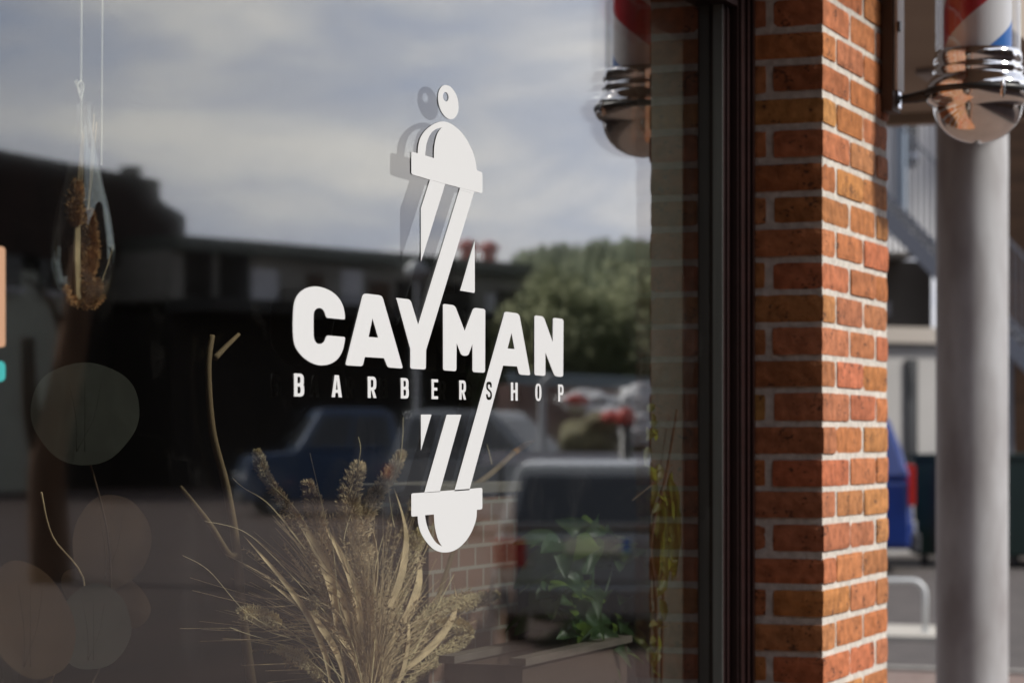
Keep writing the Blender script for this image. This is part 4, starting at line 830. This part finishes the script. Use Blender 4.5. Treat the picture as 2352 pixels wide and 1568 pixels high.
# lamps in the yard
M_['galv'] = mat('galvanised', (.55, .57, .58), .5, metal=.2)
for (x, D, yt, xa, label) in ((957, 60, 640, 0, 'pale straight lamp post standing left of the emblem stripe'), (1246, 38, 880, 30, 'pale post with bent arm between silver van and trailer')):
    p = street(x, yt, D); o = empty('street_lamp', (p.x, p.y, 0), label, 'street lamp'); MB().lathe([(.09, 0), (.07, p.z*.5), (.05, p.z)], 12).build('pole', M_['galv'], o, smooth=True)
    if xa == 0: MB().lathe([(.05, p.z-.02), (.26, p.z+.05), (.30, p.z+.2), (.12, p.z+.42), (0, p.z+.45)], 16).build('lamp_head', M_['galv'], o, smooth=True)
    else: q2 = street(x+xa, yt-12, D); MB().tube([(0, 0, p.z-.02), (*(Vector((q2.x-p.x, q2.y-p.y))*.35), p.z+.08), (q2.x-p.x, q2.y-p.y, p.z+.12)], .05, 8).build('arm', M_['galv'], o, smooth=True)
# ------------------------------------------------------------------ brick planter just inside the window
a = onY(985, 1112, .30); b_ = onY(1190, 1112, .30)
bk = mat('brick_slips', (.4, .17, .1), .9); t = bk.node_tree; cc = t.nodes.new('ShaderNodeTexCoord'); mp_ = t.nodes.new('ShaderNodeMapping'); mp_.inputs['Rotation'].default_value = (rad(-90), 0, 0)
k = t.nodes.new('ShaderNodeTexBrick'); k.inputs['Scale'].default_value = 6.6; k.inputs['Color1'].default_value = (.20, .105, .08, 1); k.inputs['Color2'].default_value = (.15, .09, .07, 1); k.inputs['Mortar'].default_value = (.27, .24, .22, 1); k.inputs['Mortar Size'].default_value = .022
t.links.new(cc.outputs['Object'], mp_.inputs[0]); t.links.new(mp_.outputs[0], k.inputs['Vector']); t.links.new(k.outputs[0], t.nodes['Principled BSDF'].inputs['Base Color'])
bpn = empty('brick_planter', ((a.x+b_.x)/2, .37, .785), 'small brick faced planter inside the window behind the wheat ears', 'planter')
MB().box((a.x, .30, .786), (b_.x, .44, a.z-.02)).build('brick_faces', bk, bpn, world=True); MB().box((a.x-.01, .29, a.z-.02), (b_.x+.01, .45, a.z)).build('coping', mat('planter_coping', (.17, .145, .125), .8, noise_scale=20), bpn, world=True, bevel=.003)
# ------------------------------------------------------------------ beyond the pillar: stair, house, garage, container, van
XB = 38.0
def bx(x0, y0, x1, y1, X=XB, d=.3):                    # block on the plane X, from sighting corners
    p = onX(x0, y0, X); q = onX(x1, y1, X); return (X, q.y, q.z), (X+d, p.y, p.z)
M_['white_clad'] = mat('white_cladding', (.60, .60, .61), .7, noise_scale=.5, amount=.08)
t = M_['white_clad'].node_tree; cc = t.nodes.new('ShaderNodeTexCoord'); wv = t.nodes.new('ShaderNodeTexWave'); wv.bands_direction = 'Y'; wv.inputs['Scale'].default_value = 3.0
bp_ = t.nodes.new('ShaderNodeBump'); bp_.inputs['Strength'].default_value = 1; bp_.inputs['Distance'].default_value = .06; t.links.new(cc.outputs['Object'], wv.inputs['Vector']); t.links.new(wv.outputs['Fac'], bp_.inputs['Height']); t.links.new(bp_.outputs[0], t.nodes['Principled BSDF'].inputs['Normal'])
M_['dkwall'] = mat('dark_grey_wall', (.10, .09, .08), .9, noise_scale=.7, amount=.3); M_['stair'] = mat('stair_steel', (.19, .20, .225), .5, metal=.4); M_['timber'] = mat('brown_timber', (.115, .06, .03), .8, noise_scale=2, amount=.4, stretch=(1, .3, 4))  # dkwall: dark grey with random tone, for lower wall and house roof
hs = empty('clad_house', (XB, onX(2100, 0, XB).y, 0), 'white vertically clad house behind the outside stair', 'house')
MB().box(*bx(1700, 100, 2235, 575, d=8)).build('upper_wall', M_['white_clad'], hs, world=True); 
z0 = onX(2100, 575, XB).z
ya, yb = onX(2330, 0, XB).y, onX(1700, 0, XB).y
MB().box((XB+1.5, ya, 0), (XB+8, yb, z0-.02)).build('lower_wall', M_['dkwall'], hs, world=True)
MB().box(*bx(1990, 690, 2112, 721, XB+1.42, .1)).build('window', mat('dull_window', (.22, .22, .24), .3), hs, world=True); MB().box(*bx(2128, 690, 2240, 721, XB+1.42, .1)).build('window', mat('dull_window_', (.2, .2, .22), .3), hs, world=True)
wf = MB().box(*bx(2075, 290, 2101, 378, XB-.06, .1)).build('window', M_['glassdark'], hs, world=True); MB().box(*bx(2078, 352, 2098, 362, XB-.1, .08)).build('pane', mat('bluish_pane', (.3, .33, .4), .2), hs, world=True)
MB().box(*bx(2046, 265, 2056, 575, XB-.15, .12)).build('downpipe', mat('blue_grey_paint', (.27, .34, .42), .5), hs, world=True)
MB().box(*bx(1700, 560, 2235, 577, XB-.2, .2)).build('ledge', M_['white_clad'], hs, world=True)
br = empty('timber_house', (XB+3, onX(2400, 0, XB).y, 0), 'dark brown timber clad house right of the column', 'house')
zt = 9.5; y2 = onX(2236, 0, XB).y; y3 = onX(2900, 0, XB).y
MB().box((XB+1.2, y3, 0), (XB+8, y2, zt)).build('wall', M_['timber'], br, world=True); MB().box((XB+.6, y3-.3, zt), (XB+8.4, y2+.3, zt+.25)).build('roof', M_['dkwall'], br, world=True)
hs.rotation_euler.z = rad(50)
XS = 35.5
os_ = empty('outside_stair', (XS, onX(2200, 0, XS).y, 0), 'grey steel outside stair with balusters running down to the right behind the column', 'stair')
def pX(x, y, X=XS): return onX(x, y, X)
def beam(mb, x0, y0, x1, y1, hpx, X, d=.06):
    a = pX(x0, y0, X); b_ = pX(x1, y1, X); h = hpx/F*X
    mb.add([(X, a.y, a.z), (X, b_.y, b_.z), (X, b_.y, b_.z-h), (X, a.y, a.z-h), (X+d, a.y, a.z), (X+d, b_.y, b_.z), (X+d, b_.y, b_.z-h), (X+d, a.y, a.z-h)], [(0,1,2,3),(7,6,5,4),(0,4,5,1),(1,5,6,2),(2,6,7,3),(3,7,4,0)])
q = MB(); beam(q, 1900, 337, 2460, 910, 52, XS); fix_normals(q.build('stringer', M_['stair'], os_, world=True)); q = MB(); beam(q, 1900, 300, 2460, 872, 30, XS+1.1); fix_normals(q.build('stringer', M_['stair'], os_, world=True))
q = MB(); beam(q, 1900, 106, 2460, 700, 9, XS, .05); fix_normals(q.build('handrail', M_['stair'], os_, world=True)); q = MB(); beam(q, 1900, 300, 2460, 873, 9, XS, .05); fix_normals(q.build('knee_rail', M_['stair'], os_, world=True))
for k in range(40):
    x = 1905+k*14; t_ = (x-1900)/560; yt = 106+594*t_; yb_ = 337+573*t_; q = MB(); a = pX(x, yt); b_ = pX(x, yb_); q.box((XS+.01, a.y-.012, b_.z), (XS+.035, a.y+.012, a.z)); q.build('baluster', M_['stair'], os_, world=True)
for k in range(26):
    x = 1905+k*21; t_ = (x-1900)/560; z = pX(x, 337+573*t_).z-.12; y = pX(x, 0).y; q = MB().box((XS+.05, y-.15, z-.03), (XS+1.1, y+.15, z)); q.build('tread', M_['stair'], os_, world=True)
for x in (2300, 2440): a = pX(x, 337+573*(x-1900)/560); MB().box((XS+.5, a.y-.06, 0), (XS+.62, a.y+.06, a.z-.3)).build('post', M_['stair'], os_, world=True)
XG_ = 37.2
ga = empty('white_garage', (XG_, onX(2100, 0, XG_).y, 0), 'low white garage with narrow dark slot window behind the blue van', 'garage')
a, b_ = bx(1750, 785, 2215, 1300, XG_, 1.2); MB().box((a[0], a[1], 0), b_).build('wall', mat('offwhite_wall', (.42, .41, .40), .85, noise_scale=1, amount=.12), ga, world=True)
a, b_ = bx(1745, 757, 2220, 786, XG_-.15, 1.5); MB().box(a, b_).build('fascia', mat('beige_fascia', (.42, .38, .34), .8), ga, world=True)
MB().box(*bx(2075, 825, 2101, 1090, XG_-.06, .1)).build('slot_window', M_['glassdark'], ga, world=True)
ga.rotation_euler.z = rad(46)
XC = 33.5
ct = empty('green_container', (XC+1, onX(2260, 0, XC).y, 0), 'very dark green waste container behind the column', 'container')
a, b_ = bx(2098, 1052, 2480, 1300, XC, 2.2); MB().box((a[0], a[1], .15), b_).build('body', mat('dark_green_paint', (.006, .028, .02), .4, noise_scale=2), ct, world=True, bevel=.03)
MB().box((XC-.06, a[1]-.05, b_[2]-.02), (XC+2.25, b_[1]+.05, b_[2]+.06)).build('lid', mat('dark_lid', (.006, .02, .015), .4), ct, world=True, bevel=.02)
for xx in (2150, 2260, 2380): p = onX(xx, 1150, XC); MB().box((XC-.05, p.y-.04, .2), (XC+.0, p.y+.04, b_[2]-.1)).build('rib', M_['black'], ct, world=True)
for xx in (2120, 2330): p = onX(xx, 1150, XC); w_ = MB().lathe([(0, -.04), (.07, -.04), (.07, .04), (0, .04)], 16).build('wheel', M_['tyre'], ct); w_.data.transform(Matrix.Rotation(rad(90), 4, 'X')); w_.location = (p.x-ct.location.x+.1, p.y-ct.location.y, .075)
# blue van, tail end showing past the pillar
Xv = 31.5; p = onX(2092, 0, Xv)
vehicle('blue_van', 'bright blue van parked behind the brick pillar, only its tail in view', 'van', (Xv+.95-.5, p.y+2.5, 0), rad(104), 4.7, 1.9, 2.25, 'tail', (.006, .030, .18), metal=.1, panel=True)
# cycle stand on its pale slab
p = atD(2125, 1460, 1); Dh = CZ*F/(1462-HOR); hp = atD(2125, 1460, Dh); h2 = atD(1985, 1460, Dh); zt = atD(2100, 1332, Dh).z
pd = MB().box((hp.x-.55, hp.y-.35, 0), (hp.x+.75, hp.y+3.2, .045)).build('stand_slab', mat('pale_concrete', (.46, .43, .38), .9, noise_scale=3, amount=.15)); setp(recentre(pd), 'pale concrete slab under the cycle stand', 'slab')
dv = (h2-hp); R_ = .12
pts = [hp+Vector((0, 0, .045-hp.z)), hp+Vector((0, 0, zt-R_-hp.z))]; dn = Vector((dv.x, dv.y, 0)).normalized()
for k in range(1, 7): t_ = rad(15*k); pts.append(Vector((hp.x, hp.y, zt-R_))+dn*(R_*(1-math.cos(t_)))+Vector((0, 0, R_*math.sin(t_))))
e1 = Vector((h2.x, h2.y, zt)); pts.append(e1-dn*R_)
for k in range(1, 7): t_ = rad(15*k); pts.append(Vector((h2.x, h2.y, zt))-dn*(R_*(1-math.sin(t_)))-Vector((0, 0, R_*(1-math.cos(t_)))))
pts.append(Vector((h2.x, h2.y, .045)))
bs = empty('cycle_stand', (hp.x, hp.y, 0), 'low galvanised tube hoop of a cycle stand on a pale slab', 'cycle stand')
MB().tube(pts, .021, 12).build('hoop', M_['galv'], bs, world=True, smooth=True)
for q_ in (hp, h2): MB().lathe([(.0, .045), (.05, .046), (.05, .052), (0, .053)], 16, o=(q_.x, q_.y, 0)).build('foot_plate', M_['galv'], bs, world=True)
q = empty('warehouse_blocker', (-8, -19, 0), 'dark brick warehouse added across the street, behind the viewer, to block sky light', 'building')  # block added out of view to cut sky light on the pillar's reveal
MB().box((-30, -25, 0), (13, -15, 9.2)).build('wall', M_['brownclad'], q, world=True); MB().box((-30.3, -25.3, 9.2), (13.3, -14.8, 9.6)).build('roof', M_['darktile'], q, world=True)
for k in range(8):
    for j in range(2): MB().box((-27+k*5, -15.1, 1.4+j*4), (-24+k*5, -14.97, 3.8+j*4)).build('window', M_['glassdark'], q, world=True)
# unseen terrace added behind the camera, which keeps the sky off the pillar's reveal
tb = empty('terrace_blocker', (-20, -4, 0), 'tall dark brick terrace added behind the viewer to block sky light', 'building')
MB().box((-30, -14, 0), (-11, 6, 11)).build('wall', M_['brownclad'], tb, world=True); MB().box((-30.4, -14.2, 11), (-10.6, 6.4, 11.4)).build('roof', M_['darktile'], tb, world=True)
for k in range(3): 
    for j in range(3): MB().box((-11.02, -12+k*6, 1.2+j*3.3), (-10.9, -9.8+k*6, 3.0+j*3.3)).build('window', M_['glassdark'], tb, world=True)
